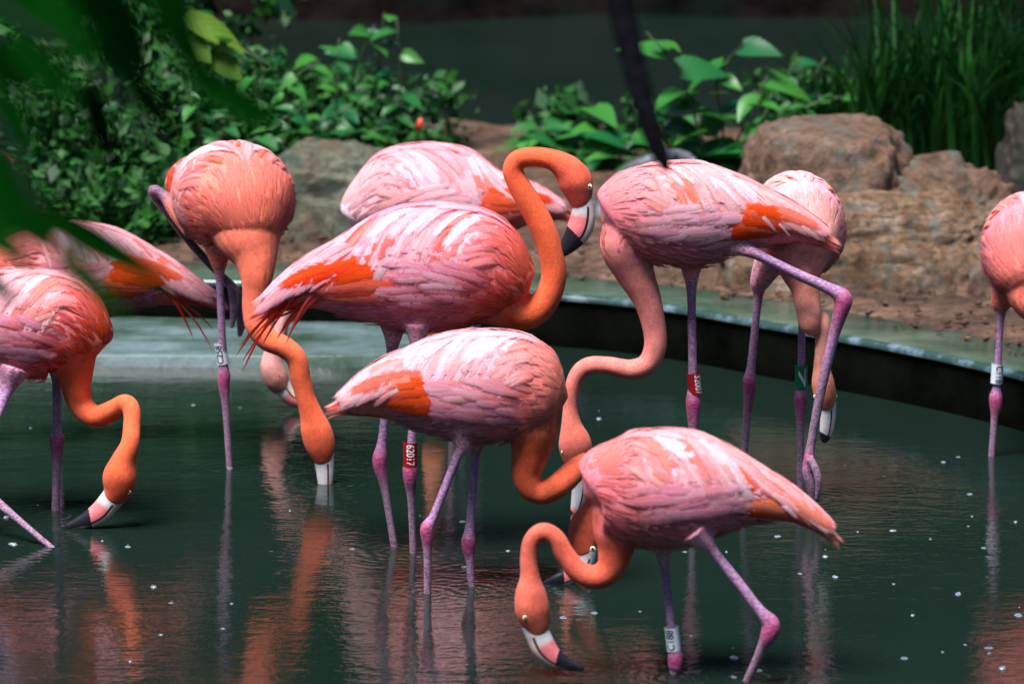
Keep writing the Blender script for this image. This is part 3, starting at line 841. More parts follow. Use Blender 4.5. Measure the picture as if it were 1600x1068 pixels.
def K(top, knee, foot, ru=8.5, rk=13.5, rl=6.5, dd=(0, 0, 0), thigh=14, thc='f', hip=None):
    """a straight leg from body through the ankle joint to the water"""
    (tx, ty), (kx, ky), (fx, fy) = top, knee, foot
    def m(a, b, t, da, db): return (a[0] + (b[0] - a[0]) * t, a[1] + (b[1] - a[1]) * t, da + (db - da) * t)
    out = [(*(hip or (tx, ty - 26)), dd[0] if not hip else dd[0] - .02, thigh * 1.7, thc), (tx, ty, dd[0], thigh, thc)]
    x, y, z = m(top, knee, 0.16, dd[0], dd[1]); out.append((x, y, z, ru, 'u'))
    x, y, z = m(top, knee, 0.55, dd[0], dd[1]); out.append((x, y, z, ru * .92, 'u'))
    x, y, z = m(top, knee, 0.84, dd[0], dd[1]); out.append((x, y, z, ru * 1.02, 'u'))
    rk *= .9; out.append((kx, ky - rk * .6, dd[1], rk, 'k')); out.append((kx, ky + rk * .8, dd[1], rk * .92, 'k'))
    x, y, z = m(knee, foot, 0.34, dd[1], dd[2]); out.append((x, y, z, rl * 1.1, 'l'))
    out.append((fx, fy, dd[2], rl, 'l'))
    return out

# --- the tall one in the middle with its neck raised
b = Bird('flamingo in the middle with raised orange neck curved in an S', 860, 630)
b.body([(812, 462, 0, 34, 30), (795, 450, 0, 62, 50), (750, 428, 0, 92, 66), (690, 420, 0, 99, 70), (620, 424, 0, 94, 66), (555, 434, 0, 68, 50), (495, 444, 0, 42, 34), (450, 460, 0, 24, 22), (415, 478, 0, 10, 12)], (0.84, 0.13, 0.05), PINK, PINK)
b.neck([(745, 452, 0, 52), (785, 474, 0, 38), (822, 489, 0, 27), (850, 472, 0, 22), (865, 435, 0, 20), (860, 392, 0, 20), (845, 350, 0, 20), (824, 312, 0, 19), (808, 284, 0, 17), (801, 264, 0, 16), (811, 249, 0, 15.5), (836, 245, 0, 15.5), (864, 250, 0, 17), (886, 264, 0, 23), (899, 283, 0, 27), (905, 303, 0, 22), (908, 322, 0, 15)], (0.82, 0.115, 0.025), (0.86, 0.105, 0.022), (0.80, 0.10, 0.07))
b.bill([(910, 304, 0, 15), (912, 322, 0, 16), (910, 343, 0, 18), (904, 361, 0, 18), (893, 377, 0, 14), (880, 391, 0, 9.5), (868, 400, 0, 4)], 1, 0.24, 0.57)
b.eye(921, 292, -0.022, 5.5)
b.leg_(K((614, 528), (594, 720), (617, 860), dd=(0.05, 0.05, 0.05), thc='f'))
b.leg_(K((652, 530), (641, 738), (646, 866), dd=(-0.05, -0.04, -0.02), thc='f'))
b.build_body()
b.plumage(11, tail_len=0.20, tail_droop=0.015, black=1, wisps=10, umax=1.06, breast=(0.84, 0.16, 0.08))
b.band(641, 690, 727, -0.041, 12.5, 'band_red', '62017', 'ink_white')

# --- the one bending its neck in front of it
b = Bird('flamingo with white-pink back dipping its bill behind the nearest bird', 918, 705)
b.body([(872, 618, 0, 42, 32), (850, 614, 0, 70, 52), (802, 606, 0, 84, 62), (742, 605, 0, 87, 64), (682, 606, 0, 77, 58), (622, 610, 0, 53, 44), (582, 618, 0, 36, 30), (548, 628, 0, 19, 18), (528, 634, 0, 8, 9)], (0.84, 0.17, 0.09), PINK, SALM)
b.neck([(824, 632, 0, 46), (832, 672, 0, 41), (828, 708, 0, 30), (822, 738, 0, 24), (830, 762, 0, 20.5), (850, 769, 0, 19), (876, 755, 0, 20), (900, 733, .03, 19), (922, 724, .06, 18), (940, 738, .09, 17), (944, 765, .10, 17), (930, 793, .09, 20), (914, 822, .08, 25), (912, 846, .07, 23), (914, 866, .06, 15)], (0.80, 0.095, 0.018), (0.84, 0.13, 0.05), (0.76, 0.09, 0.03))
b.bill([(917, 855, .06, 14), (914, 874, .06, 14), (902, 890, .05, 14), (886, 901, .05, 13), (868, 907, .05, 10), (850, 912, .05, 4)], 1, 0.34, 0.66)
b.eye(926, 857, 0.035, 5.5)
b.leg_(K((722, 694), (668, 830), (668, 925), dd=(-0.04, -0.05, -0.05), rk=13, rl=7))
b.leg_(K((744, 692), (732, 850), (737, 922), dd=(0.05, 0.03, 0.02), rk=13, rl=7))
b.build_body()
b.plumage(12, black=1, pale=(0.89, 0.54, 0.60), tail_len=0.18, breast=(0.84, 0.22, 0.14))

# --- the nearest one, right of centre
b = Bird('nearest flamingo bending low in the foreground with banded straight leg', 1056, 1060)
b.body([(924, 768, 0, 34, 30), (938, 762, 0, 66, 50), (968, 764, 0, 84, 64), (1022, 765, 0, 92, 70), (1080, 765, 0, 89, 66), (1132, 768, 0, 68, 54), (1182, 776, 0, 44, 36), (1232, 792, 0, 24, 22), (1275, 815, 0, 12, 13), (1298, 833, 0, 6, 8)], PINK, PINK, PINK)
b.neck([(972, 785, 0, 48), (964, 825, 0, 39), (962, 858, 0, 29), (954, 887, 0, 23), (932, 901, 0, 20), (905, 893, 0, 18), (883, 866, 0, 16), (868, 840, 0, 15), (848, 830, 0, 14.5), (831, 844, 0, 14), (826, 872, 0, 14), (828, 900, 0, 16), (829, 926, 0, 25), (832, 952, 0, 28), (838, 974, 0, 22), (842, 992, 0, 15)], (0.74, 0.085, 0.03), (0.76, 0.13, 0.08), (0.76, 0.13, 0.07))
b.bill([(834, 974, 0, 18), (841, 992, 0, 18), (850, 1011, 0, 18), (864, 1026, 0, 15), (884, 1036, 0, 10), (911, 1044, 0, 4)], -1, 0.26, 0.60)
b.eye(821, 964, -0.03, 5)
b.leg_(K((1036, 862), (1055, 1032), (1052, 1075), dd=(0.04, 0.03, 0.03), rk=14, rl=8))
b.leg_([(1085, 826, -.05, 30, 'f'), (1104, 848, -.05, 15, 'f'), (1118, 865, -.05, 9.5, 'u'), (1150, 905, -.06, 9.5, 'u'), (1186, 952, -.07, 10, 'u'), (1204, 974, -.07, 15, 'k'), (1201, 992, -.07, 14, 'k'), (1190, 1014, -.06, 10, 'l'), (1170, 1058, -.04, 8, 'l')])
b.build_body()
b.plumage(13, u_or=0.70, orange=(0.86, 0.20, 0.05), pale=(0.88, 0.42, 0.44), tail_len=0.16, tail_droop=0.008, breast=(0.82, 0.19, 0.15))
b.band(1049, 979, 1015, 0.031, 12.5, 'band_white', 'C188', 'ink_black', True, 1053, -0.35)

# --- right of centre, head down, striding
b = Bird('flamingo striding with one leg lifted and pink neck curled down', 800, 1085)
b.body([(951, 342, 0, 32, 28), (962, 337, 0, 56, 44), (988, 334, 0, 70, 56), (1036, 335, 0, 78, 64), (1092, 337, 0, 80, 64), (1150, 338, 0, 60, 50), (1208, 346, 0, 38, 34), (1258, 360, 0, 20, 22), (1292, 374, 0, 9, 10)], PINK, PINK, PINK)
b.neck([(994, 350, 0, 47), (980, 384, 0, 43), (992, 425, 0, 31), (1010, 465, 0, 23), (1021, 505, 0, 19), (1024, 540, 0, 18), (1012, 568, 0, 17), (985, 577, 0, 16), (950, 571, 0, 14.5), (920, 571, 0, 14), (902, 585, 0, 13), (893, 612, 0, 12), (891, 640, 0, 12), (893, 664, 0, 17), (898, 690, 0, 26), (901, 712, 0, 24), (904, 736, 0, 15)], (0.80, 0.25, 0.23), (0.80, 0.19, 0.15), (0.80, 0.15, 0.08))
b.bill([(903, 722, 0, 17), (906, 744, 0, 14), (906, 764, 0, 12), (903, 784, 0, 10), (898, 800, 0, 7), (893, 812, 0, 4)], 1, 0.75, 0.88)
b.eye(880, 706, -0.02, 4)
b.leg_(K((1080, 428), (1083, 632), (1083, 800), dd=(0.04, 0.03, 0.03), rk=13.5))
b.leg_([(1130, 372, -.04, 26, 'f'), (1158, 386, -.05, 15, 'f'), (1184, 398, -.06, 9.5, 'u'), (1245, 428, -.06, 9.5, 'u'), (1298, 452, -.06, 11, 'u'), (1317, 466, -.06, 15, 'k'), (1314, 486, -.06, 12.5, 'k'), (1302, 528, -.05, 9.5, 'u'), (1284, 604, -.04, 9, 'l'), (1268, 690, -.03, 8, 'l'), (1264, 716, -.03, 9, 'k', 0), (1263, 738, -.03, 11, 'l', 0), (1268, 760, -.03, 9, 'l', 0), (1272, 790, -.02, 6, 'l', 0)])
b.leg_([(1266, 716, -.05, 7, 'l', 0), (1276, 738, -.06, 7, 'l', 0), (1279, 758, -.06, 6, 'l', 0), (1276, 782, -.05, 4, 'l', 0)])
b.build_body()
b.plumage(14, pale=(0.88, 0.41, 0.42), warm=(0.80, 0.28, 0.2), breast=(0.76, 0.32, 0.34), flank=(0.84, 0.46, 0.60), tail_len=0.14)
b.band(1083, 582, 616, 0.031, 12, 'band_red', '32007', 'ink_white', False, 1086, 0.6)

# --- behind it, facing the camera
b = Bird('flamingo facing forward behind the striding one, green leg band', 776, 1230)
b.body([(1270, 402, -.16, 26, 24), (1266, 384, -.13, 52, 48), (1256, 362, -.04, 74, 64), (1244, 350, .08, 78, 68), (1232, 345, .2, 64, 56), (1224, 345, .3, 42, 40), (1218, 350, .4, 18, 18)], (0.80, 0.36, 0.30), PALE, PINK)
b.neck([(1255, 385, -.1, 46), (1252, 418, -.13, 36), (1258, 450, -.15, 23), (1263, 482, -.16, 20), (1266, 506, -.17, 17), (1274, 512, -.15, 12), (1280, 500, -.13, 12), (1284, 496, -.13, 12), (1286, 512, -.15, 12), (1285, 545, -.16, 12), (1284, 572, -.16, 13), (1286, 598, -.16, 18), (1290, 620, -.16, 17), (1293, 638, -.16, 11)], (0.82, 0.27, 0.20), (0.84, 0.33, 0.25), (0.80, 0.18, 0.06), 0.95)
b.bill([(1293, 628, -.16, 12), (1294, 645, -.16, 11), (1293, 660, -.16, 10.5), (1291, 674, -.16, 9.5), (1289, 684, -.16, 7), (1288, 690, -.16, 4)], 1, 0.78, 0.80)
b.eye(1274, 619, -0.175, 4); b.eye(1305, 619, -0.165, 4)
b.leg_(K((1187, 442), (1171, 600), (1158, 776), dd=(0.02, 0.02, 0.02), ru=8, rk=12, rl=6.5, thigh=16, hip=(1206, 402)))
b.leg_(K((1254, 450), (1251, 626), (1250, 776), dd=(0.02, 0.02, 0.02), ru=7.5, rk=12, rl=6.5))
b.build_body()
b.plumage(15, us=0.30, ue=0.8, pale=(0.88, 0.56, 0.54), tail=False, breast=(0.82, 0.42, 0.36))
b.band(1252, 570, 605, 0.02, 11, 'band_green', '7', 'ink_white')

# --- far right, cut by the frame
b = Bird('flamingo half cut off by the right edge, standing on one banded leg', 712, 1560)
b.body([(1606, 452, -.16, 30, 28), (1602, 430, -.12, 56, 50), (1604, 398, -.03, 82, 66), (1610, 385, .1, 82, 72), (1620, 372, .22, 64, 60), (1628, 362, .32, 40, 40), (1634, 356, .42, 18, 18)], SALM, PINK, PINK)
b.neck([(1606, 430, -.1, 46), (1612, 466, -.14, 34), (1632, 500, -.16, 22), (1652, 545, -.17, 17), (1662, 590, -.17, 15), (1656, 630, -.17, 14), (1654, 655, -.17, 20), (1654, 680, -.17, 22), (1652, 700, -.17, 13)], SALM, SALM, ORNG)
b.bill([(1652, 690, -.17, 13), (1650, 708, -.17, 11), (1644, 722, -.17, 9), (1636, 730, -.17, 5)], 1, 0.5, 0.7)
b.leg_(K((1565, 474), (1556, 626), (1549, 716), dd=(0.0, 0.0, 0.0), ru=7, rk=12, rl=6, thigh=17, thc='s', hip=(1578, 438)))
b.leg_(K((1640, 470), (1644, 626), (1646, 716), dd=(0.02, 0.0, 0.0), ru=7, rk=12, rl=6, thigh=17, thc='s'))
b.build_body()
b.plumage(16, us=0.28, ue=0.8, pale=(0.87, 0.44, 0.46), tail=False)
b.band(1559, 568, 598, 0.0, 10.5, 'band_white', 'C118', 'ink_black', False, 1557, 0.2)

# --- left, one leg folded, neck down behind the middle bird's tail
b = Bird('flamingo on the left seen from the front with one leg folded up', 730, 350)
b.body([(398, 376, -.15, 26, 30), (394, 356, -.12, 54, 54), (384, 328, -.06, 76, 76), (368, 311, .04, 85, 90), (348, 303, .15, 76, 82), (322, 294, .26, 54, 58), (300, 288, .36, 32, 36), (286, 288, .44, 14, 16)], (0.82, 0.16, 0.08), (0.82, 0.22, 0.16), SALM)
b.neck([(372, 314, .02, 44), (384, 346, -.06, 60), (391, 374, -.11, 51), (399, 404, -.14, 35), (401, 432, -.16, 26), (400, 455, -.165, 21.5), (398, 480, -.17, 19.5), (402, 508, -.18, 19), (418, 530, -.19, 18), (444, 542, -.2, 17), (463, 560, -.2, 16.5), (470, 592, -.2, 16), (478, 622, -.2, 15.5), (486, 646, -.2, 18), (494, 672, -.2, 24), (501, 698, -.2, 23), (506, 722, -.2, 14)], (0.82, 0.17, 0.10), (0.86, 0.12, 0.03), (0.82, 0.11, 0.04))
b.bill([(505, 708, -.2, 16), (507, 726, -.2, 13.5), (508, 742, -.2, 12), (508, 760, -.2, 10), (504, 780, -.2, 8), (498, 796, -.2, 4)], 1, 0.72, 0.85)
b.eye(487, 704, -0.215, 3.5)
b.leg_(K((342, 408), (350, 592), (359, 734), dd=(-.02, 0, 0), ru=7.5, rk=11.5, rl=6, thigh=15, thc='s'))
b.leg_([(310, 345, .05, 34, 's'), (278, 324, .08, 20, 's'), (256, 306, .10, 10, 'e'), (240, 297, .11, 10.5, 'e'), (245, 312, .12, 8, 'e'), (262, 333, .12, 8, 'd'), (302, 384, .11, 7.5, 'd'), (345, 430, .10, 7.5, 'd'), (364, 450, .10, 9, 'l', 0), (377, 474, .10, 11, 'e', 0), (378, 500, .10, 10, 'l', 0), (374, 526, .10, 4, 'l', 0)])
b.leg_([(362, 448, .08, 8, 'l', 0), (366, 480, .07, 8, 'l', 0), (362, 512, .07, 4, 'l', 0)])
b.build_body()
b.plumage(17, us=0.22, ue=0.8, pale=(0.88, 0.38, 0.40), warm=(0.84, 0.20, 0.12), flank=(0.82, 0.28, 0.26), tail=True, tail_len=0.1, breast=(0.82, 0.18, 0.10))
b.band(344, 536, 568, 0.0, 10.5, 'band_white', 'C258', 'ink_black', True, 349, -0.3)

# --- far left foreground, cut by the frame
b = Bird('flamingo at the left edge with orange neck hooked down to the water', 804, 60)
b.body([(140, 552, 0, 30, 28), (130, 536, 0, 58, 46), (96, 514, 0, 80, 60), (42, 508, 0, 85, 66), (-20, 506, 0, 78, 62), (-80, 515, 0, 56, 46), (-135, 530, 0, 32, 28), (-180, 545, 0, 14, 14)], (0.82, 0.14, 0.06), PINK, PINK)
b.neck([(108, 535, 0, 52), (116, 572, 0, 33), (119, 605, 0, 24), (128, 634, 0, 20), (150, 650, -.03, 17.5), (178, 640, -.06, 16.5), (196, 630, -.09, 15), (206, 642, -.11, 14), (206, 668, -.13, 14), (203, 694, -.155, 15), (194, 718, -.155, 20), (188, 742, -.155, 27), (184, 764, -.155, 24), (174, 782, -.155, 15)], (0.82, 0.11, 0.03), (0.86, 0.13, 0.035), (0.80, 0.085, 0.018))
b.bill([(182, 770, -.155, 17), (170, 785, -.155, 16), (157, 800, -.155, 16), (141, 810, -.155, 13.5), (124, 817, -.155, 9.5), (104, 823, -.155, 4)], 1, 0.22, 0.58)
b.eye(201, 768, -0.177, 4.5)
b.leg_(K((88, 578), (89, 690), (87, 806), dd=(0.06, 0.06, 0.06), rk=13.5, rl=7.5))
b.leg_([(20, 575, -.06, 30, 'f'), (8, 610, -.08, 14, 'u'), (-10, 660, -.14, 9.5, 'u'), (-44, 735, -.2, 13, 'k'), (-30, 762, -.22, 11, 'k'), (10, 796, -.28, 7.5, 'l'), (78, 853, -.36, 5.5, 'l')])
b.build_body()
b.plumage(18, pale=(0.88, 0.46, 0.48), breast=(0.82, 0.17, 0.09), tail_len=0.16)

# --- behind it, tail to the right, partly behind leaves
b = Bird('flamingo at the left behind blurred leaves, drooping tail pointing right', 690, 88)
b.body([(2, 420, 0, 30, 28), (18, 418, 0, 50, 44), (62, 420, 0, 66, 54), (112, 425, 0, 75, 58), (170, 426, 0, 68, 52), (222, 434, 0, 48, 40), (270, 448, 0, 30, 26), (312, 462, 0, 15, 14), (336, 470, 0, 7, 8)], (0.74, 0.12, 0.06), PINK, SALM)
b.neck([(20, 425, 0, 44), (-6, 446, 0, 30), (-32, 478, 0, 21), (-44, 520, 0, 17), (-40, 560, 0, 15), (-46, 600, 0, 14), (-48, 630, 0, 20), (-46, 655, 0, 22), (-46, 676, 0, 13)], CRIM, ORNG, ORNG)
b.bill([(-46, 666, 0, 13), (-48, 684, 0, 11), (-54, 698, 0, 8), (-62, 706, 0, 4)], 1, 0.5, 0.7)
b.leg_(K((92, 500), (90, 620), (89, 694), dd=(0.0, 0, 0), ru=7, rk=9, rl=6, thc='s'))
b.build_body()
b.plumage(19, pale=(0.84, 0.38, 0.46), warm=(0.78, 0.2, 0.12), u_or=0.5, wisps=4, black=1, tail_len=0.18, tail_droop=0.008, breast=(0.72, 0.14, 0.12))

# --- at the back, head lowered under the middle bird's tail
b = Bird('hindmost flamingo with pale fluffy chest and orange tail pointing right', 640, 725)
b.body([(562, 352, 0, 26, 26), (574, 338, 0, 54, 46), (618, 322, 0, 84, 64), (678, 314, 0, 87, 66), (738, 322, 0, 78, 58), (788, 322, 0, 46, 40), (830, 321, 0, 29, 26), (866, 327, 0, 14, 14), (884, 333, 0, 6, 8)], WHITE, PINK, ORNG)
b.neck([(590, 360, 0, 44), (556, 402, 0, 28), (510, 442, 0, 19), (466, 472, 0, 14), (444, 496, 0, 11.5), (437, 522, 0, 11.5), (428, 546, 0, 13), (425, 570, 0, 19), (432, 592, 0, 20), (441, 608, 0, 14)], (0.80, 0.36, 0.34), (0.82, 0.38, 0.36), (0.76, 0.24, 0.16))
b.bill([(438, 598, 0, 13), (448, 614, 0, 12), (460, 624, 0, 10.5), (474, 624, 0, 8), (492, 615, 0, 4)], 1, 0.25, 0.65)
b.eye(436, 587, -0.026, 5)
b.leg_(K((745, 400), (745, 540), (743, 642), dd=(0, 0, 0), ru=7, rk=11, rl=5.5))
b.leg_(K((690, 400), (692, 545), (690, 642), dd=(0.05, 0.05, 0.05), ru=7, rk=11, rl=5.5))
b.build_body()
b.plumage(20, pale=(0.88, 0.40, 0.46), warm=(0.84, 0.2, 0.1), breast=(0.86, 0.52, 0.54), flank=(0.82, 0.50, 0.55), tail_len=0.12)

# --- hidden behind the middle bird
b = Bird('flamingo mostly hidden behind the middle bird, pale rump and wispy tail showing', 665, 715)
b.body([(622, 425, 0, 30, 28), (636, 418, 0, 52, 44), (680, 410, 0, 68, 56), (732, 404, 0, 66, 54), (772, 402, 0, 50, 44), (798, 412, 0, 30, 28), (810, 430, 0, 14, 14)], SALM, PALE, PALE)
b.neck([(640, 435, 0, 38), (660, 470, 0, 25), (672, 500, 0, 16), (676, 535, 0, 12), (676, 575, 0, 12), (677, 605, 0, 18), (680, 632, 0, 20), (682, 652, 0, 12)], (0.82, 0.22, 0.10), (0.82, 0.24, 0.12), ORNG)
b.bill([(682, 642, 0, 12), (684, 658, 0, 10), (688, 672, 0, 8), (694, 682, 0, 4)], 1, 0.5, 0.7)
b.leg_(K((702, 452), (703, 522), (706, 668), dd=(-.03, -.03, -.03), ru=7.5, rk=11.5, rl=6))
b.leg_(K((722, 452), (722, 540), (722, 668), dd=(.03, .03, .03), ru=7.5, rk=11.5, rl=6))
b.build_body()
b.plumage(21, pale=(0.86, 0.55, 0.60), tail_len=0.14, tail_droop=0.05)
b.band(722, 498, 516, 0.03, 9.5, 'band_white', None, None)

# ------------------------------------------------------------------ plants
def leaf_mesh(name, L, Wd, mat, n=6, fold=0.25, curl=0.25, heart=0.0):
    V = []; U = []; F = []
    for i in range(n + 1):
        t = i / n
        w = Wd * math.sin(math.pi * min(1, (t * 0.92 + 0.08)) ** (0.75 - 0.2 * heart)) ** 0.9 if t < 1 else 0.0
        z = -curl * L * t * t
        for j in (-1, -.5, 0, .5, 1):
            V.append((w * 0.5 * j, L * t - heart * abs(j) * 0.12 * L * (1 - t), z + fold * abs(j) * w * 0.5)); U.append(((j + 1) / 2, t))
    for i in range(n):
        for j in range(4): F.append((i * 5 + j, i * 5 + j + 1, (i + 1) * 5 + j + 1, (i + 1) * 5 + j))
    me = bpy.data.meshes.new(name); me.from_pydata(V, [], F)
    me.polygons.foreach_set('use_smooth', [True] * len(F))
    ul = me.uv_layers.new(name='UVMap'); idx = np.zeros(len(me.loops), dtype=int); me.loops.foreach_get('vertex_index', idx)
    ul.data.foreach_set('uv', np.array(U)[idx].ravel()); me.materials.append(mat)
    return me
from mathutils import Matrix
def orient(o, pos, dirv, up, roll=0.0, scale=1.0):
    y = Vector(dirv).normalized(); z = Vector(up); z = (z - y * z.dot(y)).normalized(); x = y.cross(z)
    m = Matrix((x, y, z)).transposed().to_4x4() @ Matrix.Rotation(roll, 4, 'Y')
    m = Matrix.Translation(Vector(pos)) @ m @ Matrix.Scale(scale, 4)
    o.matrix_local = m

vine_meshes = [leaf_mesh('leaf', 0.105, 0.082, M['leaf'], 5, 0.22, 0.18, 0.8), leaf_mesh('leaf', 0.10, 0.06, M['leaf'], 5, 0.3, 0.3, 0.3), leaf_mesh('leaf', 0.12, 0.09, M['leaf'], 5, 0.15, 0.35, 1.0)]
def leafy_plant(label, stems, y, seed, per=7, size=1.0, cat='plant'):
    """stems: pixel polylines at depth y; leaves sit alternately on short stalks"""
    r = random.Random(seed)
    base = at_y(stems[0][0][0], stems[0][0][1], y)
    root = empty('leafy_plant', base); tag(root, label, cat, 'leafy plants on the bank')
    for st in stems:
        yy = y + r.uniform(-.12, .12)
        pts = np.array([at_y(px, py, yy + r.uniform(-.03, .03)) for px, py in st])
        rad = np.linspace(0.006, 0.002, len(pts))
        V, F, _ = tube([(*(p), q) for p, q in zip(pts, rad)], 6)
        mesh_obj('stem', V, F, M['stem'], root, base=base)
        D = catmull(pts, 8)
        for k in range(per):
            t = (k + 0.6) / per
            p = D[int(t * (len(D) - 1))]
            sd = 1 if k % 2 else -1
            dv = Vector((sd * r.uniform(.3, 1), r.uniform(-.9, .3), r.uniform(-.35, .35)))
            o = bpy.data.objects.new('leaf', r.choice(vine_meshes)); C.objects.link(o); o.parent = root
            orient(o, p - base + np.array(dv.normalized()) * 0.015, dv, (r.uniform(-.4, .4), r.uniform(-.6, -.1), 1), r.uniform(-.4, .4), size * r.uniform(.65, 1.15))
    return root
leafy_plant('tall broad-leaved plant rising above the far left shrubs', [[(560, 205), (548, 150), (560, 95), (585, 40)], [(590, 200), (600, 160), (612, 120)], [(545, 190), (500, 130), (430, 95)], [(600, 215), (625, 160), (620, 30)]], 16.9, 1, 9, 1.1)
leafy_plant('low leafy plant right behind the raised flamingo head', [[(880, 265), (850, 235), (800, 235)], [(900, 265), (905, 215), (925, 160)], [(930, 270), (950, 225), (935, 190)], [(870, 270), (840, 215), (850, 195)], [(960, 270), (975, 230), (1000, 200)], [(900, 275), (880, 240), (870, 205)]], 16.6, 2, 8, 1.2)
leafy_plant('broad bright-leaved plant beside the large red boulder', [[(1110, 290), (1090, 200), (1060, 110), (1010, 50)], [(1120, 280), (1130, 200), (1120, 120), (1170, 60)], [(1130, 285), (1160, 200), (1200, 115)], [(1080, 285), (1040, 220), (1030, 150)], [(1140, 290), (1160, 250), (1165, 205)], [(1100, 280), (1105, 240), (1140, 250)]], 16.2, 3, 8, 1.5)
leafy_plant('small leafy sprig growing left of the grey boulder', [[(440, 232), (455, 180), (450, 130), (500, 95)], [(470, 228), (500, 190), (540, 170)], [(400, 235), (385, 180), (410, 120)], [(500, 235), (540, 215), (600, 200)]], 16.4, 4, 8, 0.75)
leafy_plant('thin twining plant between the boulder and the long grass', [[(1210, 200), (1250, 150), (1290, 90)], [(1230, 190), (1275, 160), (1330, 150)], [(1190, 190), (1220, 130), (1250, 90)]], 16.7, 5, 6, 0.7)

leafy_plant('tall thin sprigs standing above the shrubs left of the grey boulder', [[(520, 215), (528, 130), (530, 60)], [(470, 210), (440, 140), (425, 80)], [(640, 225), (640, 170), (628, 110)], [(580, 220), (590, 120), (600, 20)]], 16.7, 31, 10, 0.62)
leafy_plant('broad-leaved sprays arching out of the dark shrubs at upper left', [[(300, 260), (310, 190), (280, 120)], [(330, 250), (360, 180), (400, 110)], [(250, 260), (230, 200), (180, 160)], [(200, 300), (170, 240), (110, 210)], [(120, 320), (90, 260), (30, 230)], [(360, 250), (420, 200), (470, 170)]], 15.9, 14, 9, 0.62)
def shrub(label, x0, y0, x1, y1, y, n, seed, leafsize=0.024, mat='herb'):
    r = np.random.RandomState(seed)
    s = px_scale(y); base = at_y((x0 + x1) / 2, y1, y); wd = (x1 - x0) / s; ht = (y1 - y0) / s
    root = empty('shrub', base); tag(root, label, 'shrub', 'small-leaved shrubs on the bank')
    V = []; F = []; U = []
    sv = []; sf = []
    tips = []
    for k in range(26):
        p0 = np.array([(r.rand() - .5) * wd * .5, (r.rand() - .5) * .2, -0.02]); p3 = np.array([(r.rand() - .5) * wd * 1.15, (r.rand() - .5) * .6, ht * (0.25 + 0.95 * r.rand() ** 1.2)])
        p1 = p0 + np.array([0, 0, p3[2] * .4]) + r.randn(3) * .03; p2 = p3 - np.array([(p3[0] - p0[0]) * .2, 0, p3[2] * .25])
        pts = catmull([p0, p1, p2, p3], 6)
        v, f, _ = Loft([(*p, 0.003, 0.003) for p in pts], 1).mesh(4)
        b = len(sv); sv += list(v); sf += [tuple(i + b for i in q) for q in f]
        tips.append(pts)
    mesh_obj('stems', sv, sf, M['stem'], root)
    for i in range(n):
        pts = tips[r.randint(len(tips))]
        c = pts[int((0.25 + 0.75 * r.rand()) * (len(pts) - 1))] + r.randn(3) * np.array([.045, .045, .035])
        sz = leafsize * (0.35 + 1.4 * r.rand() ** 2)
        d1 = unit(r.randn(3) + np.array([0, -.3, .1])); up = unit(np.array([0, -.35, 1]) + r.randn(3) * .55); d2 = unit(np.cross(d1, up))
        b = len(V)
        V += [c - d1 * sz, c - d1 * sz * .1 - d2 * sz * .55, c + d1 * sz, c - d1 * sz * .1 + d2 * sz * .55]
        U += [(.5, 0), (0, .4), (.5, 1), (1, .4)]; F.append((b, b + 1, b + 2, b + 3))
    o = mesh_obj('foliage', V, F, M[mat], root, smooth=False, uvs=U); o['kind'] = 'stuff'
shrub('small-leaved shrub spilling over the rim at the far left', 120, 230, 330, 430, 15.6, 4200, 11)
shrub('leafy shrub filling the gap above the left flamingos', 90, 60, 330, 260, 16.8, 5200, 12, 0.028)
shrub('dense small-leaved shrub at the far left edge of the bank', -60, 130, 150, 360, 16.2, 5200, 1)
shrub('small-leaved shrub behind the left flamingos, darker and lower', 100, 150, 300, 350, 16.0, 5200, 2)
shrub('bushy small-leaved shrub left of the grey boulder', 250, 90, 440, 300, 16.4, 5200, 3)
shrub('low spreading shrub on top of the bank behind the grey boulder', 400, 130, 690, 245, 16.9, 4800, 4)
shrub('tallest blue-green shrub rising out of frame at upper left', 20, -60, 420, 200, 17.5, 6500, 15, 0.034)
shrub('tall loose shrub in the upper left corner', -40, 10, 240, 260, 17.2, 5200, 5, 0.03)
shrub('shrub at the water edge behind the striding flamingo', 830, 180, 1100, 300, 17.0, 3600, 6, 0.03)
shrub('low green shrub at the foot of the long grass', 1190, 130, 1330, 260, 17.2, 2600, 7)

def grass_clump(label, cx, by, y, n, hmin, hmax, seed, spread):
    r = np.random.RandomState(seed); base = at_y(cx, by, y)
    root = empty('grass_clump', base); tag(root, label, 'grass', 'clumps of long grass on the bank')
    V = []; F = []; U = []
    for k in range(n):
        az = r.rand() * 6.283; h = hmin + (hmax - hmin) * r.rand(); lean = 0.08 + 0.40 * r.rand() ** 1.5; w = 0.006 + 0.008 * r.rand()
        p0 = np.array([(r.rand() - .5) * spread, (r.rand() - .5) * .3, 0]); dv = np.array([math.cos(az), math.sin(az), 0]); sd = np.array([-dv[1], dv[0], 0])
        sd = unit(sd + np.array([1, 0, 0]) * .8)
        b = len(V)
        for i in range(8):
            t = i / 7
            c = p0 + dv * lean * h * (t ** 2) * 1.5 + np.array([0, 0, h * (t - lean * 0.75 * t ** 3)])
            ww = w * (1 - t ** 2.2) + 0.0006
            V += [c - sd * ww, c + dv * 0.002, c + sd * ww]; U += [(0, t), (.5, t), (1, t)]
        for i in range(7):
            for j in range(2): F.append((b + i * 3 + j, b + i * 3 + j + 1, b + (i + 1) * 3 + j + 1, b + (i + 1) * 3 + j))
    o = mesh_obj('blades', V, F, M['grass'], root, uvs=U); o['kind'] = 'stuff'
grass_clump('clump of long arching grass above the lower boulder', 1450, 290, 16.3, 220, 0.4, 0.95, 1, 0.5)
grass_clump('tall grass clump at the upper right corner', 1580, 300, 16.6, 260, 0.5, 1.1, 2, 0.55)
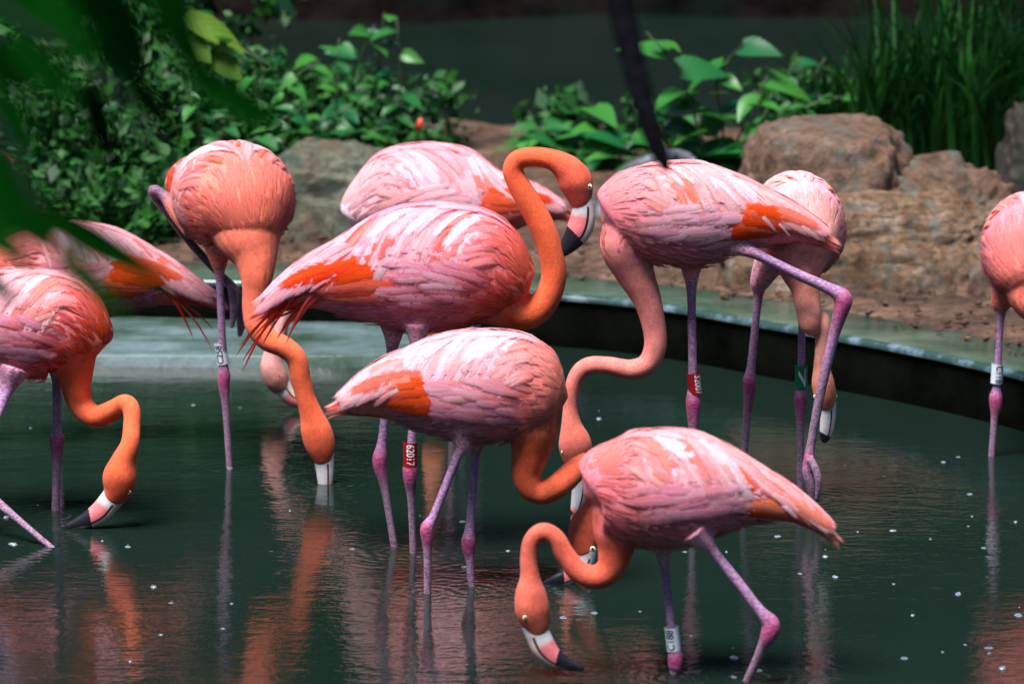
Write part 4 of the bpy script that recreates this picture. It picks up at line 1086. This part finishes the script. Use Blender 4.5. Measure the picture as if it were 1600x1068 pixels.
grass_clump('thinner grass clump right behind the large boulder', 1340, 260, 16.9, 120, 0.3, 0.6, 3, 0.35)

# red bud on a stalk among the shrubs, driftwood behind the bank birds
root = empty('flower', at_y(655, 250, 16.6)); tag(root, 'single red flower bud on a dark stalk behind the back flamingo', 'flower')
bb = np.array(root.location)
V, F, _ = tube([(*at_y(655, 252, 16.6), .004), (*at_y(650, 225, 16.6), .004), (*at_y(655, 200, 16.6), .004)], 6); mesh_obj('stalk', V, F, M['bark'], root, base=bb)
V, F, _ = tube([(*at_y(655, 204, 16.6), .006), (*at_y(656, 197, 16.6), .013), (*at_y(657, 190, 16.6), .012), (*at_y(658, 185, 16.6), .004)], 10); mesh_obj('bud', V, F, M['bud'], root, base=bb)
def driftwood(label, pts, y, radii, mat):
    path = [(*at_y(px, py, y + i * 0.02 * (-1) ** i), q / px_scale(y)) for i, ((px, py), q) in enumerate(zip(pts, radii))]
    V, F, _ = Loft([(*p[:3], p[3], p[3]) for p in path], 6).mesh(12)
    V = np.array([v + np.array(noise.noise_vector(Vector(v) * 14)) * 0.006 for v in V])
    base = np.array(path[0][:3])
    o = mesh_obj('driftwood', V, F, M[mat], base=base); o.location = base
    tag(o, label, 'driftwood')
driftwood('black charred log lying on the soil behind the raised bill', [(835, 402), (870, 385), (920, 372), (975, 380), (1010, 390)], 15.75, [12, 22, 26, 22, 12], 'bark')
driftwood('grey bent branch rising behind the striding flamingo', [(930, 400), (938, 345), (965, 290), (1010, 256), (1060, 245), (1085, 252)], 15.9, [13, 14, 15, 14, 11, 6], 'drift')

# ------------------------------------------------------------------ out-of-focus things near the camera
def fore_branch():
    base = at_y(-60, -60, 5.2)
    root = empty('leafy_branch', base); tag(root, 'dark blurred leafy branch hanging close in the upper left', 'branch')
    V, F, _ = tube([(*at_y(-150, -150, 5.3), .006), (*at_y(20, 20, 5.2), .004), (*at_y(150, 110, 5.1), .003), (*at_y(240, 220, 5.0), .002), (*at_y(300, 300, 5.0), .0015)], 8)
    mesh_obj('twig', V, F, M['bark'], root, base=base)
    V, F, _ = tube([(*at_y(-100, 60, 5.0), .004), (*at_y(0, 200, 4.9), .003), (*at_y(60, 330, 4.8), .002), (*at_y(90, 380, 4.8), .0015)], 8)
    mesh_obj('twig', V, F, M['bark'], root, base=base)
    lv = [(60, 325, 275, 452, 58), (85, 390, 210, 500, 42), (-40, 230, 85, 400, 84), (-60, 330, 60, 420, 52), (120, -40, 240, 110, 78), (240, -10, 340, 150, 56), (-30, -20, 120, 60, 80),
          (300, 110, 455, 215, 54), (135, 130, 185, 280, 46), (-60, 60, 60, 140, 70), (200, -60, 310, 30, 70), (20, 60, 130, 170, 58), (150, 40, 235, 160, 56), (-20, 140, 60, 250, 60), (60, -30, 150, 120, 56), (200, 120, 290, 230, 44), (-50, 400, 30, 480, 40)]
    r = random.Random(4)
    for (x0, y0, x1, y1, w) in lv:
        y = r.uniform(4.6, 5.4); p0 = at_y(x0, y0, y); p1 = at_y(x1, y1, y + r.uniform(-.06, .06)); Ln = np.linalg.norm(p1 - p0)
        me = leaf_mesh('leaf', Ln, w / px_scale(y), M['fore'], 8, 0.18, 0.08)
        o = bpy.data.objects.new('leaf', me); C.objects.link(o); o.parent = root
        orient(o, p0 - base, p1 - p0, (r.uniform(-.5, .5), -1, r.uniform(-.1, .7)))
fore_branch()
def hanging_twig():
    pts = [(945, -90, 23), (968, 0, 21), (985, 80, 19), (1003, 150, 18), (1020, 210, 16), (1036, 250, 12), (1044, 268, 4)]
    y = 7.5; base = at_y(968, 0, y)
    V, F, _ = Loft([(*at_y(a, b_, y), c / px_scale(y), c / px_scale(y)) for a, b_, c in pts], 6).mesh(12)
    o = mesh_obj('hanging_branch', V, F, M['bark'], base=base); o.location = base
    tag(o, 'bare black branch hanging down in front of the right-hand birds', 'branch')
hanging_twig()
root = leafy_plant('yellow-green leafy spray with dark twig in the upper left', [[(420, 105), (370, 75), (310, 65)]], 9.5, 9, 1, 0.4)
rb = np.array(root.location)
for (x0, y0, x1, y1) in ((292, 22, 384, 80), (332, 85, 378, 122), (292, 62, 330, 95)):
    p0 = at_y(x0, y0, 9.5); p1 = at_y(x1, y1, 9.45)
    o = bpy.data.objects.new('leaf', leaf_mesh('leaf', np.linalg.norm(p1 - p0), 0.05, M['yleaf'], 6, .2, .1)); C.objects.link(o); o.parent = root
    orient(o, p0 - rb, p1 - p0, (0, -1, .6))

# ------------------------------------------------------------------ raindrop splashes
def splash_mesh(seed):
    r = random.Random(seed); V = []; F = []; k = 14
    R0 = r.uniform(.007, .015)
    prof = [(0.82, -0.0004), (1.0, 0.0026), (1.1, 0.0022), (1.4, -0.0004)]
    for (q, z) in prof:
        for j in range(k):
            a = 6.2832 * j / k; z2 = z * (1 + 1.3 * r.random() if q == 1.0 else 1)
            V.append((R0 * q * math.cos(a), R0 * q * math.sin(a), z2))
    for i in range(len(prof) - 1):
        for j in range(k): F.append((i * k + j, i * k + (j + 1) % k, (i + 1) * k + (j + 1) % k, (i + 1) * k + j))
    me = bpy.data.meshes.new('splash'); me.from_pydata(V, [], F); me.polygons.foreach_set('use_smooth', [True] * len(F)); me.materials.append(M['foam'])
    return me
sm = [splash_mesh(i) for i in range(8)]
bm = bmesh.new(); bmesh.ops.create_icosphere(bm, subdivisions=2, radius=0.0032); drop_me = bpy.data.meshes.new('droplet'); bm.to_mesh(drop_me); bm.free(); drop_me.materials.append(M['foam'])
known = [(359, 731), (240, 917), (362, 943), (160, 845), (20, 850), (1070, 862), (1135, 862), (1080, 993), (1000, 955), (1147, 1027), (1185, 1047), (1305, 901), (1250, 896), (1340, 831), (1395, 829), (1454, 842), (1513, 822), (1515, 772), (1497, 714), (1537, 856), (1497, 928), (1426, 961), (1413, 1028), (1508, 1007), (1545, 1012), (1566, 1044), (1474, 722), (453, 798), (1215, 838), (560, 628)]
r = random.Random(21)
for i in range(34):
    known.append((r.uniform(5, 1595), 600 + 460 * r.random() ** 0.8))
for i, (px, py) in enumerate(known):
    p = at_z(px, py, 0.0)
    o = bpy.data.objects.new('raindrop_splash', sm[i % len(sm)]); o.location = (p[0], p[1], 0.0008); o.rotation_euler = (0, 0, r.uniform(0, 6.28))
    k = 0.22 + 0.55 * r.random() ** 2; o.scale = (k * r.uniform(.9, 1.6), k, k * r.uniform(.5, 1.3)); C.objects.link(o)
    if i % 3 == 0:
        dm = bpy.data.objects.new('droplet', drop_me); dm.location = (r.uniform(-.006, .006), 0, r.uniform(.012, .035)); C.objects.link(dm); dm.parent = o
    tag(o, 'tiny white raindrop splash on the dark pond surface', 'splash', 'raindrop splashes on the pond')
